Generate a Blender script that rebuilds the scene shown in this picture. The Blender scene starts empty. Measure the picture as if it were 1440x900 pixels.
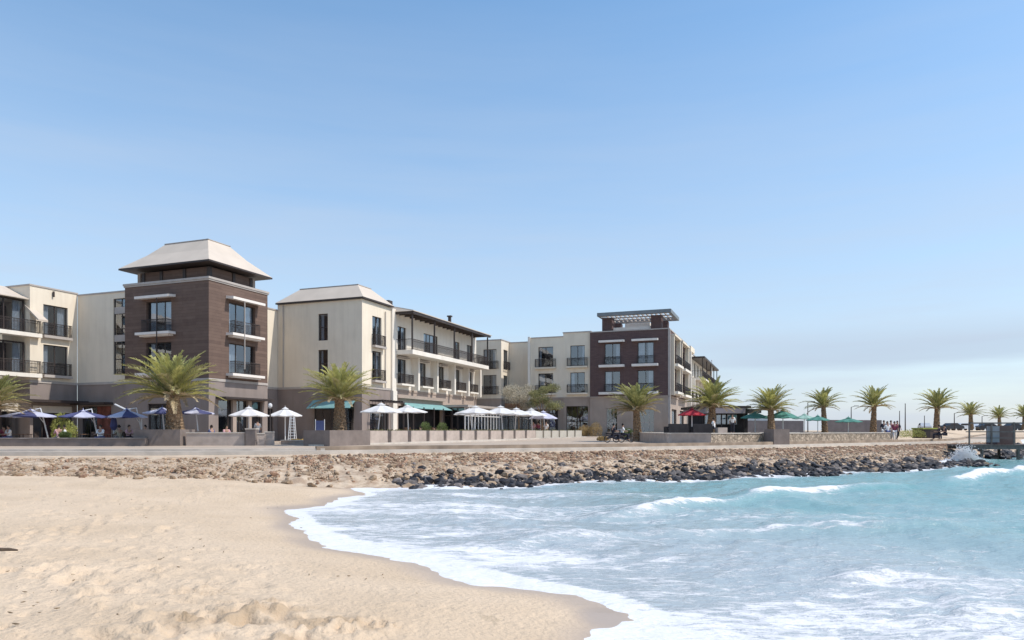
import bpy, bmesh, math, random
import numpy as np
from mathutils import Vector, Matrix
random.seed(7); rng = np.random.default_rng(7)
R = math.radians
S = bpy.context.scene
COL = S.collection

# ---------------------------------------------------------------- camera, sky, sun, exposure
cd = bpy.data.cameras.new('camera'); cam = bpy.data.objects.new('camera', cd); COL.objects.link(cam)
cam.location = (0, 0, 1.0); cam.rotation_euler = (R(90), 0, 0)
cd.lens = 25.0; cd.sensor_width = 36; cd.shift_y = 155/1440; cd.clip_start = .1; cd.clip_end = 9000
S.camera = cam
SUN_AZ = -10.0      # degrees from +X towards +Y
SUN_EL = 52.0
w = bpy.data.worlds.new('World'); S.world = w; w.use_nodes = True
nt = w.node_tree; nt.nodes.clear()
def N(nt, t, **k):
    n = nt.nodes.new(t)
    for a, b in k.items(): setattr(n, a, b)
    return n
out = N(nt, 'ShaderNodeOutputWorld'); bg = N(nt, 'ShaderNodeBackground')
sky = N(nt, 'ShaderNodeTexSky', sky_type='NISHITA', sun_disc=False)
sky.sun_elevation = R(SUN_EL); sky.sun_rotation = R(90 - SUN_AZ)
sky.air_density = 1.0; sky.dust_density = 0.6; sky.ozone_density = 2.0; sky.altitude = 0
tc = N(nt, 'ShaderNodeTexCoord'); sep = N(nt, 'ShaderNodeSeparateXYZ')
nt.links.new(tc.outputs['Generated'], sep.inputs[0])
# thin high cloud: a veil low over the sea plus a faint streaky layer
mp = N(nt, 'ShaderNodeMapping'); mp.inputs['Scale'].default_value = (1.6, 1.6, 16)
nz = N(nt, 'ShaderNodeTexNoise'); nz.inputs['Scale'].default_value = 1.6; nz.inputs['Detail'].default_value = 6; nz.inputs['Roughness'].default_value = .55
nt.links.new(tc.outputs['Generated'], mp.inputs[0]); nt.links.new(mp.outputs[0], nz.inputs[0])
m1 = N(nt, 'ShaderNodeMapRange', interpolation_type='SMOOTHSTEP'); m1.inputs[1].default_value = .70; m1.inputs[2].default_value = -.02
nt.links.new(sep.outputs[2], m1.inputs[0])
m2 = N(nt, 'ShaderNodeMapRange'); m2.inputs[1].default_value = .3; m2.inputs[2].default_value = .75; m2.inputs[3].default_value = .66; m2.inputs[4].default_value = 1.0
nt.links.new(nz.outputs[0], m2.inputs[0])
mu = N(nt, 'ShaderNodeMath', operation='MULTIPLY'); nt.links.new(m1.outputs[0], mu.inputs[0]); nt.links.new(m2.outputs[0], mu.inputs[1])
mu2 = N(nt, 'ShaderNodeMath', operation='MULTIPLY'); nt.links.new(mu.outputs[0], mu2.inputs[0]); mu2.inputs[1].default_value = .96
mix = N(nt, 'ShaderNodeMix', data_type='RGBA'); mix.inputs[7].default_value = (2.12, 2.42, 2.9, 1)
hs = N(nt, 'ShaderNodeHueSaturation'); hs.inputs['Hue'].default_value = .492; hs.inputs['Saturation'].default_value = 1.18; hs.inputs['Value'].default_value = .78
nt.links.new(sky.outputs[0], hs.inputs['Color'])
nt.links.new(mu2.outputs[0], mix.inputs[0]); nt.links.new(hs.outputs[0], mix.inputs[6])
# grey-blue stratus band
b1 = N(nt, 'ShaderNodeMath', operation='MULTIPLY_ADD'); b1.inputs[1].default_value = .035; b1.inputs[2].default_value = 0
nt.links.new(nz.outputs[0], b1.inputs[0])
b2 = N(nt, 'ShaderNodeMath', operation='ADD'); nt.links.new(sep.outputs[2], b2.inputs[0]); nt.links.new(b1.outputs[0], b2.inputs[1])
cr = N(nt, 'ShaderNodeValToRGB'); e = cr.color_ramp.elements
e[0].position = .090; e[0].color = (0,0,0,1); e[1].position = .104; e[1].color = (1,1,1,1)
e2 = cr.color_ramp.elements.new(.128); e2.color = (.8,.8,.8,1); e3 = cr.color_ramp.elements.new(.155); e3.color = (0,0,0,1)
nt.links.new(b2.outputs[0], cr.inputs[0])
xr = N(nt, 'ShaderNodeMapRange', interpolation_type='SMOOTHSTEP'); xr.inputs[1].default_value = .12; xr.inputs[2].default_value = .4
nt.links.new(sep.outputs[0], xr.inputs[0])
b3 = N(nt, 'ShaderNodeMath', operation='MULTIPLY'); nt.links.new(cr.outputs[0], b3.inputs[0]); nt.links.new(xr.outputs[0], b3.inputs[1])
b4 = N(nt, 'ShaderNodeMath', operation='MULTIPLY'); nt.links.new(b3.outputs[0], b4.inputs[0]); b4.inputs[1].default_value = .5
mix2 = N(nt, 'ShaderNodeMix', data_type='RGBA'); mix2.inputs[7].default_value = (1.72, 2.06, 2.6, 1)
nt.links.new(b4.outputs[0], mix2.inputs[0]); nt.links.new(mix.outputs[2], mix2.inputs[6])
nt.links.new(mix2.outputs[2], bg.inputs[0]); bg.inputs[1].default_value = .15
nt.links.new(bg.outputs[0], out.inputs[0])
ld = bpy.data.lights.new('sun', 'SUN'); ld.energy = 2.15; ld.angle = R(.5); ld.color = (1, .95, .87)
sun = bpy.data.objects.new('sun', ld); COL.objects.link(sun)
sd = Vector((math.cos(R(SUN_AZ))*math.cos(R(SUN_EL)), math.sin(R(SUN_AZ))*math.cos(R(SUN_EL)), math.sin(R(SUN_EL))))
sun.rotation_euler = sd.to_track_quat('Z', 'Y').to_euler(); sun.location = (60, -20, 80)
vs = S.view_settings; vs.view_transform = 'Standard'; vs.look = 'None'; vs.gamma = 1; vs.use_curve_mapping = False
vs.exposure = 0.90
S.render.engine = 'CYCLES'
S.cycles.max_bounces = 6; S.cycles.transparent_max_bounces = 12

# ---------------------------------------------------------------- materials
MATS = {}
def mat(name, col, rough=.8, spec=.3, metal=0, var=.12, vscale=1.5, bump=0, bscale=20, kind=None, col2=None, **kw):
    if name in MATS: return MATS[name]
    m = bpy.data.materials.new(name); m.use_nodes = True; MATS[name] = m
    nt = m.node_tree; b = nt.nodes['Principled BSDF']
    b.inputs['Roughness'].default_value = rough; b.inputs['Metallic'].default_value = metal
    b.inputs['Specular IOR Level'].default_value = spec
    tc = N(nt, 'ShaderNodeTexCoord')
    nz = N(nt, 'ShaderNodeTexNoise'); nz.inputs['Scale'].default_value = vscale; nz.inputs['Detail'].default_value = 5
    nt.links.new(tc.outputs['Object'], nz.inputs[0])
    mx = N(nt, 'ShaderNodeMix', data_type='RGBA')
    c2 = col2 or tuple(max(0, c*(1-2*var)) for c in col)
    c1 = col if col2 else tuple(min(1, c*(1+var)) for c in col)
    mx.inputs[6].default_value = (*c1, 1); mx.inputs[7].default_value = (*c2, 1)
    mr = N(nt, 'ShaderNodeMapRange'); mr.inputs[1].default_value = .3; mr.inputs[2].default_value = .7
    nt.links.new(nz.outputs[0], mr.inputs[0]); nt.links.new(mr.outputs[0], mx.inputs[0])
    colout = mx.outputs[2]; hout = None
    if kind == 'stucco':      # rain streaks and faint blotches
        mp = N(nt, 'ShaderNodeMapping'); mp.inputs['Scale'].default_value = (1.1, 1.1, .15)
        n2 = N(nt, 'ShaderNodeTexNoise'); n2.inputs['Scale'].default_value = 2; n2.inputs['Detail'].default_value = 4
        nt.links.new(tc.outputs['Object'], mp.inputs[0]); nt.links.new(mp.outputs[0], n2.inputs[0])
        r2 = N(nt, 'ShaderNodeMapRange'); r2.inputs[1].default_value = .45; r2.inputs[2].default_value = .75; r2.inputs[4].default_value = .2
        nt.links.new(n2.outputs[0], r2.inputs[0])
        m2 = N(nt, 'ShaderNodeMix', data_type='RGBA'); m2.inputs[7].default_value = (col[0]*.55, col[1]*.5, col[2]*.45, 1)
        nt.links.new(r2.outputs[0], m2.inputs[0]); nt.links.new(colout, m2.inputs[6]); colout = m2.outputs[2]
    if kind == 'clad':        # stacked split-face courses
        mp = N(nt, 'ShaderNodeMapping'); mp.inputs['Rotation'].default_value = (0, 0, 0)
        cx = N(nt, 'ShaderNodeSeparateXYZ'); nt.links.new(tc.outputs['Object'], cx.inputs[0])
        ad = N(nt, 'ShaderNodeMath', operation='ADD'); nt.links.new(cx.outputs[0], ad.inputs[0]); nt.links.new(cx.outputs[1], ad.inputs[1])
        cb = N(nt, 'ShaderNodeCombineXYZ'); nt.links.new(ad.outputs[0], cb.inputs[0]); nt.links.new(cx.outputs[2], cb.inputs[1])
        br = N(nt, 'ShaderNodeTexBrick'); br.inputs['Scale'].default_value = 1.0
        br.inputs['Brick Width'].default_value = kw.get('bw', 1.1); br.inputs['Row Height'].default_value = kw.get('rh', .16)
        br.inputs['Mortar Size'].default_value = .012; br.inputs['Bias'].default_value = 0
        br.inputs['Color1'].default_value = (*col, 1); br.inputs['Color2'].default_value = (*(col2 or c2), 1)
        br.inputs['Mortar'].default_value = (col[0]*.75, col[1]*.75, col[2]*.75, 1)
        nt.links.new(cb.outputs[0], br.inputs[0])
        m2 = N(nt, 'ShaderNodeMix', data_type='RGBA'); m2.inputs[0].default_value = .35
        nt.links.new(br.outputs[0], m2.inputs[6]); nt.links.new(mx.outputs[2], m2.inputs[7]); colout = m2.outputs[2]
        hout = br.outputs['Fac']
        bp = N(nt, 'ShaderNodeBump', invert=True); bp.inputs['Strength'].default_value = .3; bp.inputs['Distance'].default_value = .03
        nt.links.new(hout, bp.inputs['Height']); nt.links.new(bp.outputs[0], b.inputs['Normal'])
    if kind == 'pave':
        br = N(nt, 'ShaderNodeTexBrick'); br.inputs['Scale'].default_value = 1.0
        br.inputs['Brick Width'].default_value = .9; br.inputs['Row Height'].default_value = .6; br.inputs['Mortar Size'].default_value = .012
        br.inputs['Color1'].default_value = (*c1, 1); br.inputs['Color2'].default_value = (*c2, 1); br.inputs['Mortar'].default_value = (*[c*.6 for c in col], 1)
        nt.links.new(tc.outputs['Object'], br.inputs[0])
        m2 = N(nt, 'ShaderNodeMix', data_type='RGBA'); m2.inputs[0].default_value = .5
        nt.links.new(br.outputs[0], m2.inputs[6]); nt.links.new(mx.outputs[2], m2.inputs[7]); colout = m2.outputs[2]
    if kind == 'stonewall':
        vo = N(nt, 'ShaderNodeTexVoronoi', feature='DISTANCE_TO_EDGE'); vo.inputs['Scale'].default_value = kw.get('vs', 5.0)
        v2 = N(nt, 'ShaderNodeTexVoronoi'); v2.inputs['Scale'].default_value = kw.get('vs', 5.0)
        nt.links.new(tc.outputs['Object'], vo.inputs[0]); nt.links.new(tc.outputs['Object'], v2.inputs[0])
        hs = N(nt, 'ShaderNodeMix', data_type='RGBA'); sp = N(nt, 'ShaderNodeSeparateColor'); nt.links.new(v2.outputs['Color'], sp.inputs[0])
        hs.inputs[6].default_value = (*c1, 1); hs.inputs[7].default_value = (*c2, 1); nt.links.new(sp.outputs[0], hs.inputs[0])
        r3 = N(nt, 'ShaderNodeMapRange'); r3.inputs[2].default_value = .06; nt.links.new(vo.outputs[0], r3.inputs[0])
        m3 = N(nt, 'ShaderNodeMix', data_type='RGBA'); m3.inputs[6].default_value = (*[c*.5 for c in col], 1)
        nt.links.new(r3.outputs[0], m3.inputs[0]); nt.links.new(hs.outputs[2], m3.inputs[7]); colout = m3.outputs[2]
        bp = N(nt, 'ShaderNodeBump'); bp.inputs['Strength'].default_value = .7; bp.inputs['Distance'].default_value = .08
        nt.links.new(r3.outputs[0], bp.inputs['Height']); nt.links.new(bp.outputs[0], b.inputs['Normal'])
    if kind == 'seam':        # standing-seam sheet
        cx = N(nt, 'ShaderNodeSeparateXYZ'); nt.links.new(tc.outputs['Object'], cx.inputs[0])
        ad = N(nt, 'ShaderNodeMath', operation='ADD'); nt.links.new(cx.outputs[0], ad.inputs[0]); nt.links.new(cx.outputs[1], ad.inputs[1])
        cb = N(nt, 'ShaderNodeCombineXYZ'); nt.links.new(ad.outputs[0], cb.inputs[0])
        wv = N(nt, 'ShaderNodeTexWave', wave_profile='SAW'); wv.inputs['Scale'].default_value = .7
        nt.links.new(cb.outputs[0], wv.inputs[0])
        bp = N(nt, 'ShaderNodeBump'); bp.inputs['Strength'].default_value = .3; bp.inputs['Distance'].default_value = .03
        nt.links.new(wv.outputs[0], bp.inputs['Height']); nt.links.new(bp.outputs[0], b.inputs['Normal'])
    if bump:
        n3 = N(nt, 'ShaderNodeTexNoise'); n3.inputs['Scale'].default_value = bscale; n3.inputs['Detail'].default_value = 4
        nt.links.new(tc.outputs['Object'], n3.inputs[0])
        bp = N(nt, 'ShaderNodeBump'); bp.inputs['Strength'].default_value = bump; bp.inputs['Distance'].default_value = .04
        nt.links.new(n3.outputs[0], bp.inputs['Height']); nt.links.new(bp.outputs[0], b.inputs['Normal'])
    nt.links.new(colout, b.inputs['Base Color'])
    if kw.get('trans'):
        b.inputs['Transmission Weight'].default_value = 0
    if kw.get('leaf'):
        tr = N(nt, 'ShaderNodeBsdfTranslucent'); nt.links.new(colout, tr.inputs[0])
        ms = N(nt, 'ShaderNodeMixShader'); ms.inputs[0].default_value = kw['leaf']
        o = nt.nodes['Material Output']; nt.links.new(b.outputs[0], ms.inputs[1]); nt.links.new(tr.outputs[0], ms.inputs[2]); nt.links.new(ms.outputs[0], o.inputs[0])
    return m
def glass_mat():
    m = bpy.data.materials.new('window_glass'); m.use_nodes = True; nt = m.node_tree; nt.nodes.clear()
    o = N(nt, 'ShaderNodeOutputMaterial'); g = N(nt, 'ShaderNodeBsdfGlossy'); g.inputs['Roughness'].default_value = .03
    g.inputs[0].default_value = (.9, .95, 1, 1)
    t = N(nt, 'ShaderNodeBsdfTransparent'); t.inputs[0].default_value = (.62, .68, .74, 1)
    lw = N(nt, 'ShaderNodeLayerWeight'); f = N(nt, 'ShaderNodeMath', operation='POWER'); f.inputs[1].default_value = 4; nt.links.new(lw.outputs['Facing'], f.inputs[0])
    mr = N(nt, 'ShaderNodeMapRange'); mr.inputs[3].default_value = .22; mr.inputs[4].default_value = .95
    nt.links.new(f.outputs[0], mr.inputs[0])
    x = N(nt, 'ShaderNodeMixShader'); nt.links.new(mr.outputs[0], x.inputs[0]); nt.links.new(t.outputs[0], x.inputs[1]); nt.links.new(g.outputs[0], x.inputs[2])
    nz = N(nt, 'ShaderNodeTexNoise'); nz.inputs['Scale'].default_value = .9
    tc = N(nt, 'ShaderNodeTexCoord'); nt.links.new(tc.outputs['Object'], nz.inputs[0])
    bp = N(nt, 'ShaderNodeBump'); bp.inputs['Strength'].default_value = .15; bp.inputs['Distance'].default_value = .05
    nt.links.new(nz.outputs[0], bp.inputs['Height']); nt.links.new(bp.outputs[0], g.inputs['Normal'])
    nt.links.new(x.outputs[0], o.inputs[0]); return m
GLASS = glass_mat()
CREAM = mat('cream_stucco', (.78, .68, .54), .9, var=.03, vscale=.6, bump=.15, bscale=30, kind='stucco')
WHITE = mat('white_plaster', (.80, .735, .64), .85, var=.03, vscale=.8, bump=.1, kind='stucco')
GREYST = mat('grey_brown_stucco', (.285, .232, .205), .9, var=.06, vscale=.7, bump=.15, bscale=30, kind='stucco')
TAUPE = mat('taupe_stucco', (.40, .32, .265), .9, var=.06, vscale=.7, bump=.15, kind='stucco')
CLAD = mat('brown_split_stone', (.118, .077, .061), .85, kind='clad', col2=(.18, .12, .093), var=.15, vscale=2, bw=2.6, rh=.24)
BRICK = mat('plum_brick', (.105, .066, .062), .85, kind='clad', col2=(.142, .09, .083), var=.15, vscale=2, bw=.5, rh=.12)
ROOF = mat('pale_roof_sheet', (.58, .49, .40), .7, var=.05, vscale=.5, kind='seam')
DARK = mat('dark_brown_metal', (.055, .042, .038), .5, var=.1)
COPE = mat('coping_stone', (.45, .40, .36), .8, var=.06)
AWN = mat('cream_awning', (.80, .73, .66), .8, var=.05)
TEAL = mat('teal_canvas', (.21, .38, .37), .8, var=.08)
CURT = mat('pale_curtain', (.62, .62, .62), .9, var=.08, vscale=4)
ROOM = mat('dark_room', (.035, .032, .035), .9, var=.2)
CONC = mat('planter_concrete', (.47, .39, .335), .9, var=.1, vscale=1.8, bump=.3, kind='stucco')
DCONC = mat('dark_concrete', (.22, .18, .16), .9, var=.1, vscale=1.8, bump=.3, kind='stucco')
PAVE = mat('promenade_paving', (.47, .375, .29), .9, var=.08, vscale=.35, kind='pave')
KERB = mat('kerb_concrete', (.58, .52, .45), .9, var=.1, vscale=1.2, bump=.3)
TANWALL = mat('tan_stone_wall', (.50, .40, .30), .9, var=.25, vscale=1.5, kind='stonewall')
CANW = mat('white_canvas', (.82, .80, .78), .8, var=.03, leaf=.25)
CANB = mat('navy_canvas', (.10, .105, .23), .8, var=.08, leaf=.2)
CANL = mat('lilac_canvas', (.62, .62, .75), .8, var=.04, leaf=.25)
CANR = mat('red_canvas', (.42, .035, .05), .8, var=.08, leaf=.2)
CANG = mat('green_canvas', (.11, .30, .25), .8, var=.08, leaf=.25)
POLE = mat('white_metal', (.72, .71, .70), .5, var=.03)
WOOD = mat('brown_timber', (.20, .12, .075), .8, var=.15, vscale=3)
SOIL = mat('planter_soil', (.09, .065, .045), .95, var=.2, bump=.5)
LEAFA = mat('palm_green', (.35, .345, .14), .6, .25, var=.2, vscale=2.5, leaf=.35)
LEAFB = mat('palm_yellow_green', (.56, .53, .19), .55, .35, var=.2, vscale=2.5, leaf=.3)
LEAFC = mat('palm_olive', (.44, .39, .20), .6, .3, var=.2, vscale=2.5, leaf=.25)
LEAFD = mat('palm_dry', (.50, .40, .25), .8, .2, var=.2, vscale=2.5, leaf=.2)
TRUNK = mat('palm_trunk_bark', (.27, .18, .11), .95, var=.25, vscale=6, bump=.9, bscale=14)
SKIN = mat('skin', (.40, .24, .17), .6, var=.05)
HAIR = mat('hair', (.03, .022, .018), .7, var=.1)
BLACKROCK = mat('wet_black_rock', (.03, .026, .028), .6, .35, var=.4, vscale=2.2, bump=.8, bscale=9)
GREYROCK = mat('grey_rock', (.20, .17, .155), .8, var=.3, vscale=2.2, bump=.8, bscale=9)
TANROCK = mat('tan_rock', (.39, .275, .18), .9, var=.2, vscale=2.2, bump=.8, bscale=9)
REDROCK = mat('rust_rock', (.33, .20, .13), .9, var=.25, vscale=2.2, bump=.8, bscale=9)
PALEROCK = mat('pale_rock', (.47, .355, .25), .9, var=.15, vscale=2.2, bump=.8, bscale=9)

# ---------------------------------------------------------------- mesh helpers
class MB:
    def __init__(s): s.v = []; s.f = []; s.m = []
    def quad(s, a, b, c, d, m=0):
        i = len(s.v); s.v += [a, b, c, d]; s.f.append((i, i+1, i+2, i+3)); s.m.append(m)
    def box(s, x0, x1, y0, y1, z0, z1, m=0):
        i = len(s.v)
        s.v += [(x0,y0,z0),(x1,y0,z0),(x1,y1,z0),(x0,y1,z0),(x0,y0,z1),(x1,y0,z1),(x1,y1,z1),(x0,y1,z1)]
        for f in ((0,3,2,1),(4,5,6,7),(0,1,5,4),(1,2,6,5),(2,3,7,6),(3,0,4,7)):
            s.f.append(tuple(i+k for k in f)); s.m.append(m)
        return s
    def tube(s, pts, rad, n=8, m=0, cap=True):
        pts = [Vector(p) for p in pts]; rad = rad if isinstance(rad, (list, tuple)) else [rad]*len(pts)
        i0 = len(s.v); up = Vector((0, 0, 1))
        for k, p in enumerate(pts):
            d = (pts[min(k+1, len(pts)-1)] - pts[max(k-1, 0)]).normalized()
            a = d.cross(up if abs(d.z) < .95 else Vector((1, 0, 0))).normalized(); b = d.cross(a)
            for j in range(n):
                t = 2*math.pi*j/n; q = p + (a*math.cos(t) + b*math.sin(t))*rad[k]; s.v.append(tuple(q))
        for k in range(len(pts)-1):
            for j in range(n):
                a = i0+k*n+j; b = i0+k*n+(j+1) % n
                s.f.append((a, b, b+n, a+n)); s.m.append(m)
        if cap:
            s.f.append(tuple(i0+j for j in range(n))); s.m.append(m)
            s.f.append(tuple(i0+(len(pts)-1)*n+j for j in range(n))[::-1]); s.m.append(m)
        return s
    def build(s, name, mats, parent=None, loc=None, smooth=False, off=(0,0,0)):
        me = bpy.data.meshes.new(name)
        v = [(a-off[0], b-off[1], c-off[2]) for a, b, c in s.v] if off != (0,0,0) else s.v
        me.from_pydata(v, [], s.f)
        mats = mats if isinstance(mats, (list, tuple)) else [mats]
        for m in mats: me.materials.append(m)
        if len(mats) > 1: me.polygons.foreach_set('material_index', s.m)
        if smooth: me.polygons.foreach_set('use_smooth', [True]*len(me.polygons))
        me.update()
        o = bpy.data.objects.new(name, me); COL.objects.link(o)
        if parent: o.parent = parent
        if loc is not None: o.location = loc
        return o
def tag(o, label, cat, group=None, kind=None):
    if label: o['label'] = label
    if cat: o['category'] = cat
    if group: o['group'] = group
    if kind: o['kind'] = kind
    return o
def struct(o): o['kind'] = 'structure'; return o
def empty(name, loc, label, cat, rz=0, group=None):
    o = bpy.data.objects.new(name, None); COL.objects.link(o); o.location = loc; o.rotation_euler = (0, 0, rz)
    o.empty_display_size = .3
    return tag(o, label, cat, group)
def copy_tree(o, parent=None):
    c = o.copy(); COL.objects.link(c); c.parent = parent
    for ch in list(o.children): copy_tree(ch, c)
    return c

# ---------------------------------------------------------------- numeric noise
def _h(ix, iy, s):
    n = (ix.astype(np.int64)*374761393 + iy.astype(np.int64)*668265263 + s*1442695041) & 0x7fffffff
    n = ((n ^ (n >> 13))*1274126177) & 0x7fffffff
    return ((n ^ (n >> 16)) & 0xffff)/65535.0
def vnoise(x, y, s=0):
    ix = np.floor(x); iy = np.floor(y); fx = x-ix; fy = y-iy
    fx = fx*fx*fx*(fx*(fx*6-15)+10); fy = fy*fy*fy*(fy*(fy*6-15)+10)
    a = _h(ix, iy, s); b = _h(ix+1, iy, s); c = _h(ix, iy+1, s); d = _h(ix+1, iy+1, s)
    return (a*(1-fx)+b*fx)*(1-fy)+(c*(1-fx)+d*fx)*fy
def fbm(x, y, o=4, s=0, g=.5):
    r = 0; a = 1; t = 0
    for k in range(o):
        r = r + a*vnoise(x*2**k+17.3*k, y*2**k-9.1*k, s+k); t += a; a *= g
    return r/t
def sstep(x, a, b):
    t = np.clip((x-a)/(b-a), 0, 1); return t*t*(3-2*t)
def sdist(X, Y, pl):
    """signed distance to a polyline, positive on its left side"""
    best = np.full(X.shape, 1e9); sg = np.ones(X.shape)
    for (ax, ay), (bx, by) in zip(pl[:-1], pl[1:]):
        dx, dy = bx-ax, by-ay; L = dx*dx+dy*dy
        t = np.clip(((X-ax)*dx+(Y-ay)*dy)/L, 0, 1)
        ex = X-(ax+t*dx); ey = Y-(ay+t*dy); d = np.hypot(ex, ey)
        c = dx*(Y-ay)-dy*(X-ax)
        u = d < best-1e-9; best = np.where(u, d, best); sg = np.where(u, np.sign(c), sg)
    return best*np.where(sg == 0, 1, sg)
def P(xp, depth): return (xp-720)/1000*depth

SEA = -1.2
# promenade kerb line, left to right; land on its left-hand (far) side
KL = [(-120, 34), (-60, 31.5), (P(0,30.6), 30.6), (P(400,32), 32), (P(560,34.5), 34.5), (P(700,36), 36), (P(900,40), 40), (P(1100,45.5), 45.5),
      (P(1250,54), 54), (P(1350,61), 61), (46, 68), (62, 92), (110, 160), (400, 520), (2500, 3200)]
def _chaikin(pl, k):
    for _ in range(k):
        o = [pl[0]]
        for (a, b), (c, d) in zip(pl[:-1], pl[1:]): o += [(a*.75+c*.25, b*.75+d*.25), (a*.25+c*.75, b*.25+d*.75)]
        pl = o+[pl[-1]]
    return pl
KL = _chaikin(KL[:12], 2)+KL[12:]
# the swash line of the little beach, sand on its left-hand side
SL = [(2500, -900), (60, -30), (14, -8), (5.2, -1), (2.6, 2.5), (1.35, 5.2), (1.0, 7.2), (1.45, 8.5), (.92, 9.4), (-.88, 11), (-2.1, 12.3), (-3.4, 13.8), (-4.8, 16.2), (-5.9, 18.7),
      (-6.3, 19.9), (-5.3, 20.6), (-5.5, 22.0), (-5.1, 24.2), (-5.9, 26.2), (-6.3, 28.6), (-4.6, 31.5), (0, 45)]
def ramp_z(x, y):
    u = (x+23.2)*.3552+(y-54.4)*.9348; wv = (x+23.2)*-.9348+(y-54.4)*.3552
    return .3*float(sstep(np.float64(u), 18, 36))

# ---------------------------------------------------------------- ground
def nonuni(n, lo, hi, p): 
    t = np.linspace(-1, 1, n); return np.sign(t)*np.abs(t)**p
def grid_mesh(name, X, Y, Z, mats, attrs={}, smooth=True):
    nr, nc = X.shape
    co = np.stack([X, Y, Z], -1).reshape(-1, 3)
    i = np.arange(nr*nc).reshape(nr, nc)
    f = np.stack([i[:-1,:-1], i[:-1,1:], i[1:,1:], i[1:,:-1]], -1).reshape(-1, 4)
    me = bpy.data.meshes.new(name); me.vertices.add(len(co)); me.vertices.foreach_set('co', co.ravel())
    me.loops.add(f.size); me.loops.foreach_set('vertex_index', f.ravel().astype(np.int32))
    me.polygons.add(len(f)); me.polygons.foreach_set('loop_start', np.arange(0, f.size, 4, dtype=np.int32)); me.polygons.foreach_set('loop_total', np.full(len(f), 4, dtype=np.int32))
    me.update(calc_edges=True)
    for k, a in attrs.items():
        at = me.attributes.new(k, 'FLOAT', 'POINT'); at.data.foreach_set('value', a.ravel().astype(np.float32))
    me.polygons.foreach_set('use_smooth', [smooth]*len(f))
    for m in mats: me.materials.append(m)
    o = bpy.data.objects.new(name, me); COL.objects.link(o); return o

def land_height(X, Y):
    dk = -sdist(X, Y, KL)            # >0 seaward of the kerb
    dk = dk*(1+.9*sstep(X, 26, 32))
    dk = dk + (fbm(X*.5, Y*.5, 3, 5)-.5)*1.0*sstep(dk, .8, 3)
    rev = np.interp(dk, [-1, 0, .4, 1.2, 2.6, 4.0, 5.2, 7.2, 9, 14], [-.12, -.12, -.10, -.14, -.42, -.55, -.78, -1.28, -1.8, -3])
    ds = sdist(X, Y, SL)             # >0 on sand
    ds = ds + (fbm(X*.35, Y*.35, 3, 11)-.5)*.9
    bz = np.interp(ds, [-30, -8, 0, .8, 2.2, 5, 9, 16], [-4, -2.2, -1.21, -1.14, -1.0, -.80, -.66, -.58])
    return dk, rev, ds, bz
def bumps(X, Y):
    b = (fbm(X*.55, Y*.75, 4, 21)-.5)*.10+(fbm(X*1.9, Y*2.3, 4, 31)-.5)*.05
    r = 1-np.abs(2*fbm(X*2.2, Y*3.0, 3, 41)-1); b = b+(r-.6)*.035
    # trodden clods and holes
    c = fbm(X*3.4, Y*4.2, 3, 51); b = b+np.where(c > .63, (c-.63)*.55, 0)-np.where(c < .33, (.33-c)*.6, 0)
    return b
nr, nc = 760, 1100
yy = np.concatenate([np.linspace(-40, 2, 20)[:-1], 2+np.geomspace(.06, 600, nr)-.06, [1500, 4000]])
tt = nonuni(nc, -1, 1, 1.35)*1.9
Tm, Ym = np.meshgrid(tt, yy)
Xm = Tm*np.maximum(np.abs(Ym)+5, 7)
dk, rev, ds, bz = land_height(Xm, Ym)
dry = sstep(ds, 1.0, 4.0)
cl = sstep(fbm(Xm*.22, Ym*.22, 3, 61), .40, .62)
bz = bz+.55*bumps(Xm, Ym)*dry*(.35+.65*cl)*np.clip(1.25-Ym/60, .3, 1)
# raked-up heap of sand near the camera
heaps = [(-2.55, 7.35, .33, .10), (-1.7, 7.0, .26, .06), (-2.1, 7.1, .8, .04), (-3.1, 6.9, .3, .04), (-1.35, 7.25, .22, .04), (-2.0, 6.6, .25, .05), (-3.6, 8.2, .3, .03)]
for hx, hy, hr, hh in heaps:
    q = np.exp(-((Xm-hx)**2/(hr*hr*1.3)+(Ym-hy)**2/(hr*hr)))
    bz = bz+q*(hh*.7+(.05*(fbm(Xm*5, Ym*5, 3, 71)-.5)*2+.10*(fbm(Xm*13, Ym*13, 3, 73)-.5)*2)*(hr < .5))
# footprints and scuffs in the dry sand
fr = random.Random(14); near = Ym[:, 0] < 27; nx = Xm[near]; ny = Ym[near]; add = np.zeros_like(nx)
steps = []
for tr_ in range(9):
    x0_, y0_ = fr.uniform(-9, -1.5), fr.uniform(5.5, 18); a_ = fr.uniform(-.5, .5)+(0 if fr.random() < .6 else math.pi/2)
    for k in range(16):
        steps.append((x0_+math.cos(a_)*.62*k+(.1 if k % 2 else -.1)*math.sin(a_), y0_+math.sin(a_)*.62*k+(.1 if k % 2 else -.1)*math.cos(a_), a_))
for k in range(150): steps.append((fr.uniform(-.75, -.05)*(q_ := fr.uniform(5.5, 20)), q_, fr.uniform(0, 3.1)))
for sx_, sy_, a_ in steps:
    m_ = (np.abs(nx-sx_) < .6) & (np.abs(ny-sy_) < .6)
    if not m_.any(): continue
    ex = nx[m_]-sx_; ey = ny[m_]-sy_; u_ = ex*math.cos(a_)+ey*math.sin(a_); v_ = -ex*math.sin(a_)+ey*math.cos(a_); r_ = np.sqrt((u_/.17)**2+(v_/.08)**2)
    add[m_] += -.05*np.exp(-r_**2)+.022*np.exp(-((r_-1.7)/.5)**2)
bz[near] += add*dry[near]
rev = rev+(fbm(Xm*1.6, Ym*1.6, 4, 81)-.5)*.22*sstep(dk, .9, 2)*(1-sstep(dk, 7.5, 9))
Zm = np.maximum(rev, bz)
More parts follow.
